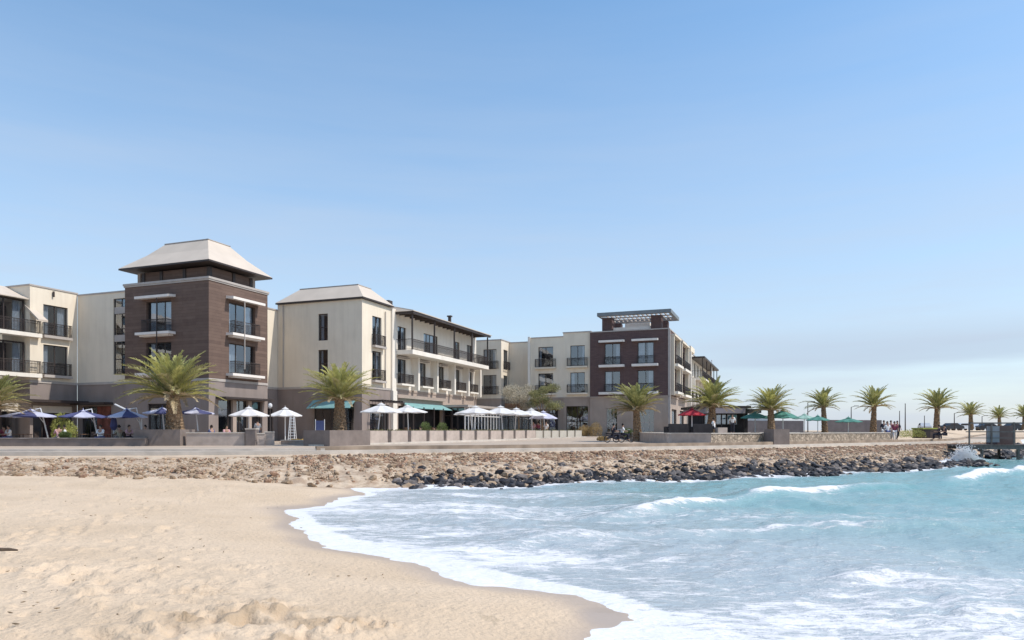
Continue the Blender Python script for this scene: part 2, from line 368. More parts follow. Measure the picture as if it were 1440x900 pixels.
# the right-hand headland climbs to a sandy shelf behind the jetty
bank = sstep(-dk, 6, 26)*1.35*sstep(Xm-.55*Ym, -8, 6)*(1-sstep(Ym, 180, 400))
Zm = np.where(dk < 0, Zm+bank+.15*bank*(fbm(Xm*.2, Ym*.2, 4, 91)-.5), Zm)
wet = 1-sstep(ds+(fbm(Xm*1.0, Ym*.8, 3, 95)-.5)*.6, .15, 1.0)
wet = np.maximum(wet*.8, np.exp(-(((Xm-1.12)/.42)**2+((Ym-8.3)/.8)**2)**2))
dug = np.clip(sum(np.exp(-((Xm-hx)**2/(hr*hr*1.6)+(Ym-hy)**2/(hr*hr*1.2))) for hx, hy, hr in ((-2.5, 7.3, .42), (-1.7, 6.95, .42), (-3.0, 6.9, .3), (-2.0, 6.6, .35))), 0, 1)*sstep(fbm(Xm*3, Ym*3, 3, 99), .40, .64)*.6
wet = np.where(rev > bz, 0, wet)
slope = sstep(dk, .6, 1.4)*(rev >= bz-.12)
land = (dk < .3)*1.0
def ground_mat():
    m = bpy.data.materials.new('beach_sand'); m.use_nodes = True; nt = m.node_tree; b = nt.nodes['Principled BSDF']
    tc = N(nt, 'ShaderNodeTexCoord')
    def noise(sc, d=5, s=None):
        n = N(nt, 'ShaderNodeTexNoise'); n.inputs['Scale'].default_value = sc; n.inputs['Detail'].default_value = d
        nt.links.new(tc.outputs['Object'], n.inputs[0]); return n
    def at(k): a = N(nt, 'ShaderNodeAttribute'); a.attribute_name = k; return a.outputs['Fac']
    def mixc(f, a, c):
        x = N(nt, 'ShaderNodeMix', data_type='RGBA')
        if isinstance(f, (int, float)): x.inputs[0].default_value = f
        else: nt.links.new(f, x.inputs[0])
        for i, s_ in ((6, a), (7, c)):
            if isinstance(s_, tuple): x.inputs[i].default_value = (*s_, 1)
            else: nt.links.new(s_, x.inputs[i])
        return x.outputs[2]
    def rng_(s_, a, c, lo=0, hi=1):
        r = N(nt, 'ShaderNodeMapRange'); r.inputs[1].default_value = a; r.inputs[2].default_value = c; r.inputs[3].default_value = lo; r.inputs[4].default_value = hi
        nt.links.new(s_, r.inputs[0]); return r.outputs[0]
    n1 = noise(.5); n2 = noise(6); n3 = noise(60, 3); n4 = noise(2.4, 6)
    c = mixc(rng_(n1.outputs[0], .35, .65), (.635, .485, .34), (.565, .425, .29))
    c = mixc(rng_(n2.outputs[0], .55, .75, 0, .5), c, (.45, .35, .25))
    c = mixc(rng_(n3.outputs[0], .62, .72, 0, .55), c, (.25, .19, .14))
    c = mixc(rng_(n4.outputs[0], .68, .76, 0, .6), c, (.33, .25, .16))
    c = mixc(at('wet'), c, (.42, .325, .25))
    c = mixc(at('dug'), c, (.36, .25, .15))
    cs = mixc(rng_(n4.outputs[0], .4, .6), (.38, .27, .185), (.55, .43, .31))
    c = mixc(at('slope'), c, cs)
    nt.links.new(c, b.inputs['Base Color'])
    r = N(nt, 'ShaderNodeMapRange'); r.inputs[3].default_value = .92; r.inputs[4].default_value = .28; nt.links.new(at('wet'), r.inputs[0]); nt.links.new(r.outputs[0], b.inputs['Roughness'])
    b.inputs['Specular IOR Level'].default_value = .3
    bp = N(nt, 'ShaderNodeBump'); bp.inputs['Distance'].default_value = .05
    inv = rng_(at('wet'), 0, 1, .75, .05); nt.links.new(inv, bp.inputs['Strength'])
    n5 = noise(14, 6); nt.links.new(n5.outputs[0], bp.inputs['Height']); nt.links.new(bp.outputs[0], b.inputs['Normal'])
    return m
g = struct(grid_mesh('beach_ground', Xm, Ym, Zm, [ground_mat()], {'wet': wet, 'slope': slope, 'dug': dug}))

# ---------------------------------------------------------------- water
nr, nc = 700, 900
yy = np.concatenate([np.linspace(-60, 2, 12)[:-1], 2+np.geomspace(.05, 260, nr)-.05, [500, 1200, 3500, 7000]])
tt = nonuni(nc, -1, 1, 1.2)*1.9
Tm, Ym = np.meshgrid(tt, yy)
Xm = Tm*np.maximum(np.abs(Ym)+5, 7)
ds = -sdist(Xm, Ym, SL)          # >0 in the water
dk = -sdist(Xm, Ym, KL)*(1+.9*sstep(Xm, 26, 32))
deep = sstep(ds, .2, 4)
# swell crests roll towards the beach: long low ridges, noisy chop
q = fbm(Xm*.12, Ym*.12, 3, 101)*5
Zw = SEA+(fbm(Xm*1.3, Ym*1.3, 3, 107)-.5)*.06*(1-deep)+(fbm(Xm*5, Ym*5, 2, 109)-.5)*.012*(1-deep)+deep*(.05*np.sin(ds*1.15+q*1.3)+.06*(fbm(Xm*.6, Ym*1.3, 4, 111)-.5)*2+.06*(fbm(Xm*2.2, Ym*4, 3, 121)-.5)*2)
C1 = [(1.5, 17.2), (3.4, 18.7), (6.9, 22.0), (10.9, 25.3), (14.2, 27.4), (16.0, 28.4)]
C2 = [(16.5, 28.4), (21, 32.2), (28, 39), (40, 48), (60, 60)]
foam = np.zeros_like(Xm)
def crest(pl, hgt, wd, fstr, sd_):
    global Zw, foam
    d = sdist(Xm, Ym, pl)+(fbm(Xm*.35, Ym*.35, 3, sd_)-.5)*.9     # + = far side
    L = 0; bx, by = pl[0]; ex, ey = pl[-1]
    along = sstep((Xm-bx), -.5, 2.5)*(1-sstep(Xm-ex, -2.5, .5))
    var = .45+.9*fbm(Xm*.3, Ym*.3, 2, sd_+3)
    prof = np.where(d < 0, np.exp(-(d/(wd*.45))**2), np.exp(-(d/(wd*1.5))**2))
    Zw = Zw+hgt*prof*along*var
    fo = np.where(d < 0, np.exp(-(d/(wd*.6))**2), np.exp(-(d/(wd*.28))**2))
    foam = np.maximum(foam, fo*along*fstr*(.62+.38*sstep(var, .7, 1.0)))
crest(C1, .26, .75, .78, 131)
crest(C2, .30, .8, .80, 141)
crest([(-2, 12.6), (2, 14.6), (6, 16.0), (9, 16.2), (13, 17)], .10, .7, .55, 151)
crest([(3, 9.4), (5.5, 10.4), (9, 11)], .07, .6, .45, 161)
f1 = np.interp(ds, [-.5, 0, .3, 1.0, 2.2, 5.0, 9, 14, 25], [1.05, .92, .66, .58, .55, .50, .44, .38, .26])
f1 = f1*(1-.45*sstep(Ym, 24, 27)*sstep(ds, 1.5, 3))
edge = .74*(1-sstep(np.abs(ds-.2), .15, .6))
rocks = np.interp(dk, [4, 6.6, 7.9, 9.3, 13], [1.1, 1.05, .75, .25, 0])
rocks = rocks*(.55+.7*fbm(Xm*.25, Ym*.25, 3, 171))
q2 = sstep(fbm(Xm*.16, Ym*.4, 4, 181), .42, .68)
foam = np.maximum.reduce([foam, f1*(.84+.26*q2), edge, rocks])
foam = np.maximum(foam, .38*q2*np.interp(ds, [3, 10, 30, 60], [1, .9, .4, .2]))
tealm = sstep(ds, 3, 14)
def water_mat():
    m = bpy.data.materials.new('sea_water'); m.use_nodes = True; nt = m.node_tree; b = nt.nodes['Principled BSDF']
    tc = N(nt, 'ShaderNodeTexCoord')
    def noise(sc, d, scale, dist=0):
        mp = N(nt, 'ShaderNodeMapping'); mp.inputs['Scale'].default_value = scale; mp.inputs['Rotation'].default_value = (0, 0, R(14))
        n = N(nt, 'ShaderNodeTexNoise'); n.inputs['Scale'].default_value = sc; n.inputs['Detail'].default_value = d; n.inputs['Distortion'].default_value = dist
        n.inputs['Roughness'].default_value = .6
        nt.links.new(tc.outputs['Object'], mp.inputs[0]); nt.links.new(mp.outputs[0], n.inputs[0]); return n.outputs[0]
    def at(k): a = N(nt, 'ShaderNodeAttribute'); a.attribute_name = k; return a.outputs['Fac']
    def mth(op, a, c):
        x = N(nt, 'ShaderNodeMath', operation=op)
        for i, s_ in ((0, a), (1, c)):
            if isinstance(s_, (int, float)): x.inputs[i].default_value = s_
            else: nt.links.new(s_, x.inputs[i])
        return x.outputs[0]
    def rng_(s_, a, c, lo=0, hi=1, sm=False):
        r = N(nt, 'ShaderNodeMapRange'); r.inputs[1].default_value = a; r.inputs[2].default_value = c; r.inputs[3].default_value = lo; r.inputs[4].default_value = hi
        if sm: r.interpolation_type = 'SMOOTHSTEP'
        nt.links.new(s_, r.inputs[0]); return r.outputs[0]
    n1 = noise(1.5, 7, (.8, 2.0, 1), .9); n2 = noise(6.5, 5, (.6, 2.2, 1), .6)
    n6 = noise(16, 4, (.7, 1.7, 1), .8)
    nn = mth('ADD', mth('ADD', mth('MULTIPLY', n1, .5), mth('MULTIPLY', n2, .3)), mth('MULTIPLY', n6, .2))
    nn = mth('MULTIPLY_ADD', nn, 1.45) if False else mth('SUBTRACT', mth('MULTIPLY', nn, 1.5), .25)
    thr = mth('SUBTRACT', mth('ADD', at('foam'), nn), 1.0)      # foam + noise - 1
    f = rng_(thr, -.06, .15, 0, 1, True)
    base = N(nt, 'ShaderNodeMix', data_type='RGBA'); base.inputs[6].default_value = (.36, .41, .42, 1); base.inputs[7].default_value = (.17, .335, .33, 1)
    nt.links.new(at('teal'), base.inputs[0])
    # churned milky water under thin foam
    mk = N(nt, 'ShaderNodeMix', data_type='RGBA'); mk.inputs[7].default_value = (.50, .54, .56, 1)
    nt.links.new(rng_(at('foam'), .25, .75, 0, .75), mk.inputs[0]); nt.links.new(base.outputs[2], mk.inputs[6])
    fx = N(nt, 'ShaderNodeMix', data_type='RGBA'); fx.inputs[7].default_value = (.73, .715, .71, 1)
    nt.links.new(f, fx.inputs[0]); nt.links.new(mk.outputs[2], fx.inputs[6])
    nt.links.new(fx.outputs[2], b.inputs['Base Color'])
    nt.links.new(rng_(f, 0, 1, .16, .8), b.inputs['Roughness'])
    b.inputs['Specular IOR Level'].default_value = .45; b.inputs['IOR'].default_value = 1.33
    n3 = noise(2.6, 5, (.7, 1.6, 1), .4); n4 = noise(11, 4, (.7, 1.5, 1), .3)
    hh = mth('ADD', mth('MULTIPLY', n3, .7), mth('MULTIPLY', n4, .22)); hh = mth('ADD', hh, mth('MULTIPLY', f, .18))
    bp = N(nt, 'ShaderNodeBump'); bp.inputs['Strength'].default_value = .8; bp.inputs['Distance'].default_value = .12
    nt.links.new(hh, bp.inputs['Height']); nt.links.new(bp.outputs[0], b.inputs['Normal'])
    return m
struct(grid_mesh('sea_water', Xm, Ym, Zw, [water_mat()], {'foam': foam, 'teal': tealm}))

# ---------------------------------------------------------------- promenade sheets, kerb
def strip(name, pl, offs, zs, m, parent=None, label=None):
    """sheet following a polyline; offsets to its left side"""
    pts = [Vector((x, y)) for x, y in pl]; nrm = []
    for i in range(len(pts)):
        d = (pts[min(i+1, len(pts)-1)]-pts[max(i-1, 0)]).normalized(); nrm.append(Vector((-d.y, d.x)))
    mb = MB()
    for i in range(len(pts)-1):
        for k in range(len(offs)-1):
            q = [(pts[i]+nrm[i]*offs[k], zs[k]), (pts[i+1]+nrm[i+1]*offs[k], zs[k]), (pts[i+1]+nrm[i+1]*offs[k+1], zs[k+1]), (pts[i]+nrm[i]*offs[k+1], zs[k+1])]
            mb.quad(*[(a.x, a.y, z) for a, z in q])
    return mb.build(name, m, parent)
def resample(pl, step):
    o = []
    for (ax, ay), (bx, by) in zip(pl[:-1], pl[1:]):
        n = max(1, int(math.hypot(bx-ax, by-ay)/step))
        for k in range(n): o.append((ax+(bx-ax)*k/n, ay+(by-ay)*k/n))
    o.append(pl[-1]); return o
def smoothpl(pl, it=2):
    for _ in range(it):
        o = [pl[0]]
        for (a, b), (c, d) in zip(pl[:-1], pl[1:]): o += [(a*.75+c*.25, b*.75+d*.25), (a*.25+c*.75, b*.25+d*.75)]
        o.append(pl[-1]); pl = o
    return pl
KS = KL[:-2]
struct(strip('promenade', KS, [-.02, 2.6], [0, 0], mat('walkway_concrete', (.52, .41, .31), .9, var=.1, vscale=.5, kind='pave')))
kerb = struct(strip('kerb', KS, [-.32, -.32, -.02, -.02], [-.2, .07, .07, -.05], KERB))
KSR = [q for q in KS if q[0] > -9]
struct(strip('kerb', KSR, [2.6, 2.6, 2.85, 2.85], [-.05, .20, .20, -.05], mat('brown_step', (.36, .28, .21), .9, var=.2, vscale=1.2, kind='stucco')))
struct(strip('kerb', [q for q in KS if q[0] < -8], [2.6, 2.6, 2.85, 2.85], [-.05, .10, .10, -.05], KERB))
# paved terrace: one sheet from the promenade back under the buildings, rising gently towards the far tower
mbp = MB(); KT = resample(KS, 3)
pts = [Vector(p) for p in KT]
rows = []
for i, p in enumerate(pts):
    d = (pts[min(i+1, len(pts)-1)]-pts[max(i-1, 0)]).normalized(); n = Vector((-d.y, d.x))
    row = []
    for o in (2.85, 6, 10, 15, 20, 26, 34, 44, 60, 80):
        t = o if o > 3 else o
        q = p+n*t if o < 10 else Vector((p.x+n.x*8, p.y+t))
        row.append((q.x, q.y, .006+ramp_z(q.x, q.y)))
    rows.append(row)
lim = [r for r in rows if r[0][0] < 33]
for a, b in zip(lim[:-1], lim[1:]):
    for k in range(len(a)-1): mbp.quad(a[k], b[k], b[k+1], a[k+1])
struct(mbp.build('terrace', PAVE))

# ---------------------------------------------------------------- buildings in the (u, w) frame of the hotel
T = Vector((-23.2, 54.4)); ROT = math.atan2(.9348, .3552)
def UW(u, v, z=0): return (T.x+.3552*u-.9348*v, T.y+.9348*u+.3552*v, z)
class Bld:
    def __init__(s, name, label, cat, u, v, z=0, group=None):
        s.o = (u, v, z); s.root = empty(name, UW(u, v, z), label, cat, ROT, group)
        s.walls = {}
    def part(s, mb, name, m, parent=None, smooth=False):
        o = mb.build(name, m, parent or s.root, smooth=smooth, off=s.o); return o
def fmap(face, c):
    if face == 'W': return lambda h, z, d: (h, c+d, z)
    return lambda h, z, d: (c+d, h, z)
def wall_cells(mb, face, c, h0, h1, z0, z1, ops, dep=.3):
    f = fmap(face, c)
    ops = [o for o in ops if o[0] < h1 and o[1] > h0 and o[2] < z1 and o[3] > z0]
    ops = [(max(a, h0), min(b, h1), max(p, z0), min(q, z1)) for a, b, p, q in ops]
    hs = sorted({h0, h1, *[o[0] for o in ops], *[o[1] for o in ops]}); zs = sorted({z0, z1, *[o[2] for o in ops], *[o[3] for o in ops]})
    for a, b in zip(hs[:-1], hs[1:]):
        for p, q in zip(zs[:-1], zs[1:]):
            cx, cz = (a+b)/2, (p+q)/2
            if any(o[0] < cx < o[1] and o[2] < cz < o[3] for o in ops): continue
            mb.quad(f(a, p, 0), f(b, p, 0), f(b, q, 0), f(a, q, 0))
    for a, b, p, q in ops:
        mb.quad(f(a, p, 0), f(a, q, 0), f(a, q, dep), f(a, p, dep)); mb.quad(f(b, p, 0), f(b, q, 0), f(b, q, dep), f(b, p, dep))
        mb.quad(f(a, p, 0), f(b, p, 0), f(b, p, dep), f(a, p, dep)); mb.quad(f(a, q, 0), f(b, q, 0), f(b, q, dep), f(a, q, dep))
def fbox(mb, face, c, h0, h1, z0, z1, d0, d1, m=0):
    f = fmap(face, c); a = f(h0, z0, d0); b = f(h1, z1, d1)
    mb.box(min(a[0], b[0]), max(a[0], b[0]), min(a[1], b[1]), max(a[1], b[1]), z0, z1, m)
WSPLIT = 4.9
def block(B, u0, u1, w0, w1, z1, upper, lower, opF=(), opW=(), cope=True, roof=True, z0=0, split=WSPLIT):
    """walls with real openings, dark rooms behind them, parapet coping, flat roof"""
    if lower:
        mb = MB()
        wall_cells(mb, 'F', u0, w0, w1, z0, split, opF); wall_cells(mb, 'W', w0, u0, u1, z0, split, opW)
        mb.quad((u1, w0, z0), (u1, w1, z0), (u1, w1, split), (u1, w0, split)); mb.quad((u0, w1, z0), (u1, w1, z0), (u1, w1, split), (u0, w1, split))
        B.part(mb, 'ground_floor_wall', lower)
        mb = MB(); mb.box(u0-.05, u1+.03, w0-.05, w1+.03, split-.10, split+.10); B.part(mb, 'string_course', COPE if lower is not TAUPE else TAUPE)
    zz = split if lower else z0
    mb = MB()
    wall_cells(mb, 'F', u0, w0, w1, zz, z1, opF); wall_cells(mb, 'W', w0, u0, u1, zz, z1, opW)
    mb.quad((u1, w0, zz), (u1, w1, zz), (u1, w1, z1), (u1, w0, z1)); mb.quad((u0, w1, zz), (u1, w1, zz), (u1, w1, z1), (u0, w1, z1))
    B.part(mb, 'wall', upper)
    e = .95
    if u1-u0 > 2.2 and w1-w0 > 2.2:
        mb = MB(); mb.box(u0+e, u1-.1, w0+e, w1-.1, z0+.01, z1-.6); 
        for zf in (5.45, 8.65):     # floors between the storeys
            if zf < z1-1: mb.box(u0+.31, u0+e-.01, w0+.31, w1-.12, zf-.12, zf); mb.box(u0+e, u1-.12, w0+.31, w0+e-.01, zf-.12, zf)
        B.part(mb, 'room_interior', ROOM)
    if roof:
        mb = MB(); mb.box(u0+.02, u1-.02, w0+.02, w1-.02, z1-.45, z1-.3)
        B.part(mb, 'roof_slab', COPE)
    if cope:
        mb = MB(); c = .06
        mb.box(u0-c, u0+.28, w0-c, w1+c, z1, z1+.12); mb.box(u1-.28, u1+c, w0-c, w1+c, z1, z1+.12)
        mb.box(u0+.28, u1-.28, w0-c, w0+.28, z1, z1+.12); mb.box(u0+.28, u1-.28, w1-.28, w1+c, z1, z1+.12)
        mb.box(u0+.02, u0+.26, w0+.02, w1-.02, z1-.3, z1-.001)
        B.part(mb, 'coping', COPE)
wr = random.Random(3)
def window(B, face, c, h0, h1, z0, z1, mull=1, trans=0, frame=None, d=.16, curtain=True, name='window'):
    frame = frame or DARK
    mb = MB(); t = .06
    fbox(mb, face, c, h0, h0+t, z0, z1, d-.04, d+.05); fbox(mb, face, c, h1-t, h1, z0, z1, d-.04, d+.05)
    fbox(mb, face, c, h0+t, h1-t, z0, z0+t, d-.04, d+.05); fbox(mb, face, c, h0+t, h1-t, z1-t, z1, d-.04, d+.05)
    for k in range(mull):
        x = h0+(h1-h0)*(k+1)/(mull+1); fbox(mb, face, c, x-.035, x+.035, z0+t, z1-t, d-.03, d+.04)
    for k in range(trans):
        z = z0+(z1-z0)*(k+1)/(trans+1); fbox(mb, face, c, h0+t, h1-t, z-.035, z+.035, d-.025, d+.035)
    wdw = B.part(mb, name, frame)
    mb = MB(); f = fmap(face, c); mb.quad(f(h0+t, z0+t, d), f(h1-t, z0+t, d), f(h1-t, z1-t, d), f(h0+t, z1-t, d))
    p = mb.build('pane', GLASS, wdw, off=B.o)
    if curtain:
        mb = MB(); wd = h1-h0
        spans = []
        k = wr.random()
        if k < .75: spans.append((h0+.05, h0+wd*wr.uniform(.14, .42)))
        if k > .25: spans.append((h1-wd*wr.uniform(.14, .42), h1-.05))
        for a, b in spans:
            n = max(3, int((b-a)/.09))
            for i in range(n):
                xa = a+(b-a)*i/n; xb = a+(b-a)*(i+1)/n; da = .36+.05*(i % 2); db = .36+.05*((i+1) % 2)
                mb.quad(f(xa, z0+.08, da), f(xb, z0+.08, db), f(xb, z1-.05, db), f(xa, z1-.05, da))
        mb.build('curtain', CURT, wdw, off=B.o)
    return wdw
def railing(B, face, c, h0, h1, z, proj=.3, hgt=1.0, sides=True, step=.11):
    mb = MB(); d = -proj
    fbox(mb, face, c, h0, h1, z+hgt-.05, z+hgt, d, d+.05); fbox(mb, face, c, h0, h1, z+.04, z+.08, d, d+.05)
    fbox(mb, face, c, h0, h1, z+hgt-.24, z+hgt-.21, d+.01, d+.04)
    n = max(2, int((h1-h0)/step))
    for i in range(n+1):
        x = h0+.012+(h1-h0-.024)*i/n; fbox(mb, face, c, x-.013, x+.013, z+.08, z+hgt-.05, d+.012, d+.038)
    if sides and proj > .12:
        for x in (h0, h1-.04):
            fbox(mb, face, c, x, x+.04, z+hgt-.05, z+hgt, d+.05, -.005); fbox(mb, face, c, x, x+.04, z+.04, z+.08, d+.05, -.005)
            m = max(1, int(proj/step))
            for i in range(m): fbox(mb, face, c, x+.01, x+.03, z+.08, z+hgt-.05, d+.05+(proj-.05)*(i+.5)/m-.012, d+.05+(proj-.05)*(i+.5)/m+.012)
    return B.part(mb, 'balcony_railing', DARK)
def slab(B, face, c, h0, h1, z, proj, th=.18, m=None, name='balcony_slab', bev=0):
    mb = MB(); fbox(mb, face, c, h0, h1, z-th, z, -proj, -.003)
    if bev: fbox(mb, face, c, h0+.25, h1-.25, z-th-.12, z-th-.003, -proj+.2, -.003)
    return B.part(mb, name, m or WHITE)
def awning(B, face, c, h0, h1, z, proj=.8, drop=.22, m=None, th=.16):
    f = fmap(face, c); mb = MB()
    i = len(mb.v)
    mb.v += [f(h0, z, -.003), f(h1, z, -.003), f(h1, z-drop, -proj), f(h0, z-drop, -proj), f(h0, z-th, -.003), f(h1, z-th, -.003), f(h1, z-drop-th, -proj), f(h0, z-drop-th, -proj)]
    for q in ((0,1,2,3),(4,5,6,7),(0,1,5,4),(1,2,6,5),(2,3,7,6),(3,0,4,7)): mb.f.append(q); mb.m.append(0)
    return B.part(mb, 'awning', m or AWN)
def hip_roof(B, u0, u1, w0, w1, z0, z1, inset, top_mat=ROOF, fascia=.18, name='roof', mid=None):
    mb = MB(); i = 0
    r0 = [(u0, w0, z0), (u1, w0, z0), (u1, w1, z0), (u0, w1, z0)]
    levels = [(0, z0)]
    if mid: levels.append(mid)
    levels.append((inset, z1))
    rings = [[(u0+a, w0+a, z), (u1-a, w0+a, z), (u1-a, w1-a, z), (u0+a, w1-a, z)] for a, z in levels]
    for A, C in zip(rings[:-1], rings[1:]):
        for k in range(4): mb.quad(A[k], A[(k+1) % 4], C[(k+1) % 4], C[k])
    mb.quad(*rings[-1])
    rf = B.part(mb, name, top_mat)
    mb = MB()
    mb.box(u0, u1, w0, w1, z0-fascia, z0-.004); B.part(mb, 'eaves', DARK)
    mb = MB(); a = inset-.05
    mb.box(u0+a, u0+a+.12, w0+a, w1-a, z1, z1+.06); mb.box(u1-a-.12, u1-a, w0+a, w1-a, z1, z1+.06); mb.box(u0+a, u1-a, w0+a, w0+a+.12, z1+.002, z1+.062)
    mb.build('ridge_cap', COPE, rf, off=B.o)
F1, F2 = 5.5, 8.7
H1, H2 = 7.95, 11.2

# --- left wing
B = Bld('hotel_wing', 'cream hotel wing at the left edge with a glazed bay and two railed balconies', 'hotel building', -3.45, 14.8)
wA = [(-2.35, -.25, F1, H1), (-2.35, -.25, F2, H2), (-3.2, .2, 0.02, 3.0)]
block(B, -3.45, .6, 14.8, 24, 12.5, CREAM, GREYST, (), wA)
for z0, z1 in ((F1, H1), (F2, H2)):
    window(B, 'W', 14.8, -2.35, -.25, z0, z1, 1); railing(B, 'W', 14.8, -2.45, -.1, z0, .3)
    slab(B, 'W', 14.8, -2.5, -.05, z0, .34, .22, COPE)
window(B, 'W', 14.8, -3.2, .2, 0.02, 2.4, 3, curtain=False)
mb = MB(); fbox(mb, 'W', 14.8, -3.2, .2, 2.42, 2.98, .12, .2); B.part(mb, 'transom_panel', WHITE)
# nearer section
block(B, -16, -3.46, 16.5, 24, 11.6, CREAM, GREYST, (), [(-15.5, -3.7, F1, H1), (-15.5, -3.7, F2, H2), (-15.5, -3.7, .02, 3.0)])
mb = MB()   # grey blank panel between the balconies
for z0, z1 in ((F1, H1+.05), (F2, H2+.15)):
    mb = MB()
    for uu in np.arange(-14.5, -3.6, 1.55):
        fbox(mb, 'W', 15.3, uu, uu+.09, z0, z1, 0, .09)
    fbox(mb, 'W', 15.3, -14.5, -3.6, z1-.12, z1, -.004, .1); fbox(mb, 'W', 15.3, -14.5, -3.6, z0, z0+.09, -.004, .1)
    fbox(mb, 'W', 15.3, -3.7, -3.61, z0+.1, z1-.13, .1, 1.19)
    by = B.part(mb, 'glazed_bay', DARK)
    mb = MB(); mb.quad((-14.5, 15.34, z0), (-3.6, 15.34, z0), (-3.6, 15.34, z1), (-14.5, 15.34, z1)); mb.build('pane', GLASS, by, off=B.o)
    for uu in (-6.6, -4.3): 
        mb = MB()
        for i in range(6): mb.quad((uu+i*.1, 15.6+.05*(i % 2), z0), (uu+.1+i*.1, 15.6+.05*((i+1) % 2), z0), (uu+.1+i*.1, 15.6+.05*((i+1) % 2), z1-.1), (uu+i*.1, 15.6+.05*(i % 2), z1-.1))
        mb.build('curtain', CURT, by, off=B.o)
    slab(B, 'W', 15.3, -14.5, -2.75, z0-.01, .95, .3, WHITE)
    railing(B, 'W', 15.3, -14.5, -2.8, z0, .9)
mb = MB(); mb.v += [(-15, 14.9, 11.45), (-3.3, 14.9, 11.45), (-3.3, 17.6, 12.6), (-15, 17.6, 12.6), (-15, 14.9, 11.37), (-3.3, 14.9, 11.37), (-3.3, 17.6, 12.45), (-15, 17.6, 12.45)]
for q in ((0,1,2,3),(4,5,6,7),(0,1,5,4),(1,2,6,5),(2,3,7,6),(3,0,4,7)): mb.f.append(q); mb.m.append(0)
B.part(mb, 'bay_roof', ROOF)
mb = MB(); mb.v += [(-3.55, 13.7, 9.75), (-2.75, 13.7, 9.75), (-3.0, 15.28, 11.0), (-3.55, 15.28, 11.0), (-3.55, 13.7, 9.6), (-2.75, 13.7, 9.6), (-3.0, 15.28, 10.85), (-3.55, 15.28, 10.85)]
for q in ((0,1,2,3),(4,5,6,7),(0,1,5,4),(1,2,6,5),(2,3,7,6),(3,0,4,7)): mb.f.append(q); mb.m.append(0)
B.part(mb, 'lean_to_roof', ROOF)
mb = MB(); mb.box(-15, .55, 13.4, 14.74, 3.22, 3.42); B.part(mb, 'shop_canopy', DARK)
mb = MB()
for k in range(9):
    u = -3.6-k*1.5; fbox(mb, 'W', 15.9, u-1.35, u, 2.5, 3.15, 0, .06)
B.part(mb, 'transom_panel', WHITE)
mb = MB()
for k in range(9): fbox(mb, 'W', 15.9, -5.0-k*1.5, -4.93-k*1.5, .02, 3.2, -.01, .1)
sf = B.part(mb, 'shop_front', DARK)
mb = MB(); mb.quad((-15, 16.0, .02), (-3.6, 16.0, .02), (-3.6, 16.0, 2.5), (-15, 16.0, 2.5)); mb.build('pane', GLASS, sf, off=B.o)
mb = MB(); mb.box(-1.62, -1.5, 14.64, 14.74, 11.9, 12.35); B.part(mb, 'wall_lamp', DARK)

# --- link block left of the tower
B = Bld('link_block', 'plain cream block with one tall window, between the left wing and the brown tower', 'hotel building', .62, 8.66)
block(B, .62, 10, 8.66, 14.79, 12.35, CREAM, GREYST, [(8.95, 10.65, 5.6, 11.85), (10.9, 14.3, .02, 3.0)], ())
window(B, 'F', .62, 12.6, 14.3, .02, 3.0, 1, curtain=False)
mb = MB(); fbox(mb, 'F', .62, 10.95, 12.55, .02, 2.98, .05, .2); B.part(mb, 'timber_panel', mat('red_brown_panel', (.20, .07, .05), .8, var=.3, vscale=2))
window(B, 'F', .62, 8.95, 10.65, 5.6, 11.85, 1, 4, d=.12)
for z in (8.3, 10.6): mb = MB(); fbox(mb, 'F', .62, 9.02, 10.58, z, z+.55, .04, .06); B.part(mb, 'spandrel_panel', COPE)
mb = MB(); fbox(mb, 'F', .62, 10.7, 14.5, 3.1, 3.3, -.9, -.003); B.part(mb, 'door_canopy', DARK)
mb = MB(); mb.box(3.4, 4.2, 11.5, 13, 12.05, 12.9); mb.box(3.3, 4.3, 11.4, 13.1, 12.9, 13.0); B.part(mb, 'roof_plant', COPE)

# --- brown tower
B = Bld('tower', 'brown stone clad tower with a pale hipped pavilion roof', 'hotel tower', 0, 0)
tF = [(3.75, 6.35, F1, H1), (3.75, 6.35, F2, H2), (3.9, 6.2, .02, 3.1)]
tW = [(2.15, 5.15, F1, H1), (2.15, 5.15, F2, H2), (1.0, 6.0, .02, 3.4)]
block(B, 0, 6.65, 0, 8.65, 12.5, CLAD, GREYST, tF, tW, cope=True)
for z0, z1 in ((F1, H1), (F2, H2)):
    window(B, 'F', 0, 3.75, 6.35, z0, z1, 2, d=.24); railing(B, 'F', 0, 3.75, 6.3, z0, .55)
    slab(B, 'F', 0, 3.3, 6.8, z0, .7, .2, AWN, bev=1)
    window(B, 'W', 0, 2.15, 5.15, z0, z1, 2, d=.26); railing(B, 'W', 0, 2.2, 5.1, z0, .55)
    slab(B, 'W', 0, 1.8, 5.5, z0, .7, .2, AWN, bev=1)
awning(B, 'F', 0, 3.3, 6.8, 11.62, .75, .08, th=.2); awning(B, 'W', 0, 1.8, 5.5, 11.62, .75, .08, th=.2)
for s_, (a, b) in (('F', (3.3, 6.8)), ('W', (1.8, 5.5))):
    mb = MB(); fbox(mb, s_, 0, (a+b)/2-.6, (a+b)/2-.54, F1+.4, 11.3, -.75, -.69); B.part(mb, 'awning_post', DARK if s_ == 'F' else COPE)
window(B, 'F', 0, 3.9, 6.2, .02, 3.1, 1, curtain=False)
window(B, 'W', 0, 1.0, 6.0, .02, 3.4, 3, curtain=False, d=.25)
mb = MB()
for h in (2.55, 4.3): fbox(mb, 'W', 0, h, h+.4, .02, 3.39, -.02, .2)
B.part(mb, 'pilaster', TAUPE)
mb = MB(); fbox(mb, 'W', 0, .7, 6.3, 3.45, 3.6, -1.0, -.003); B.part(mb, 'shop_canopy', DARK)
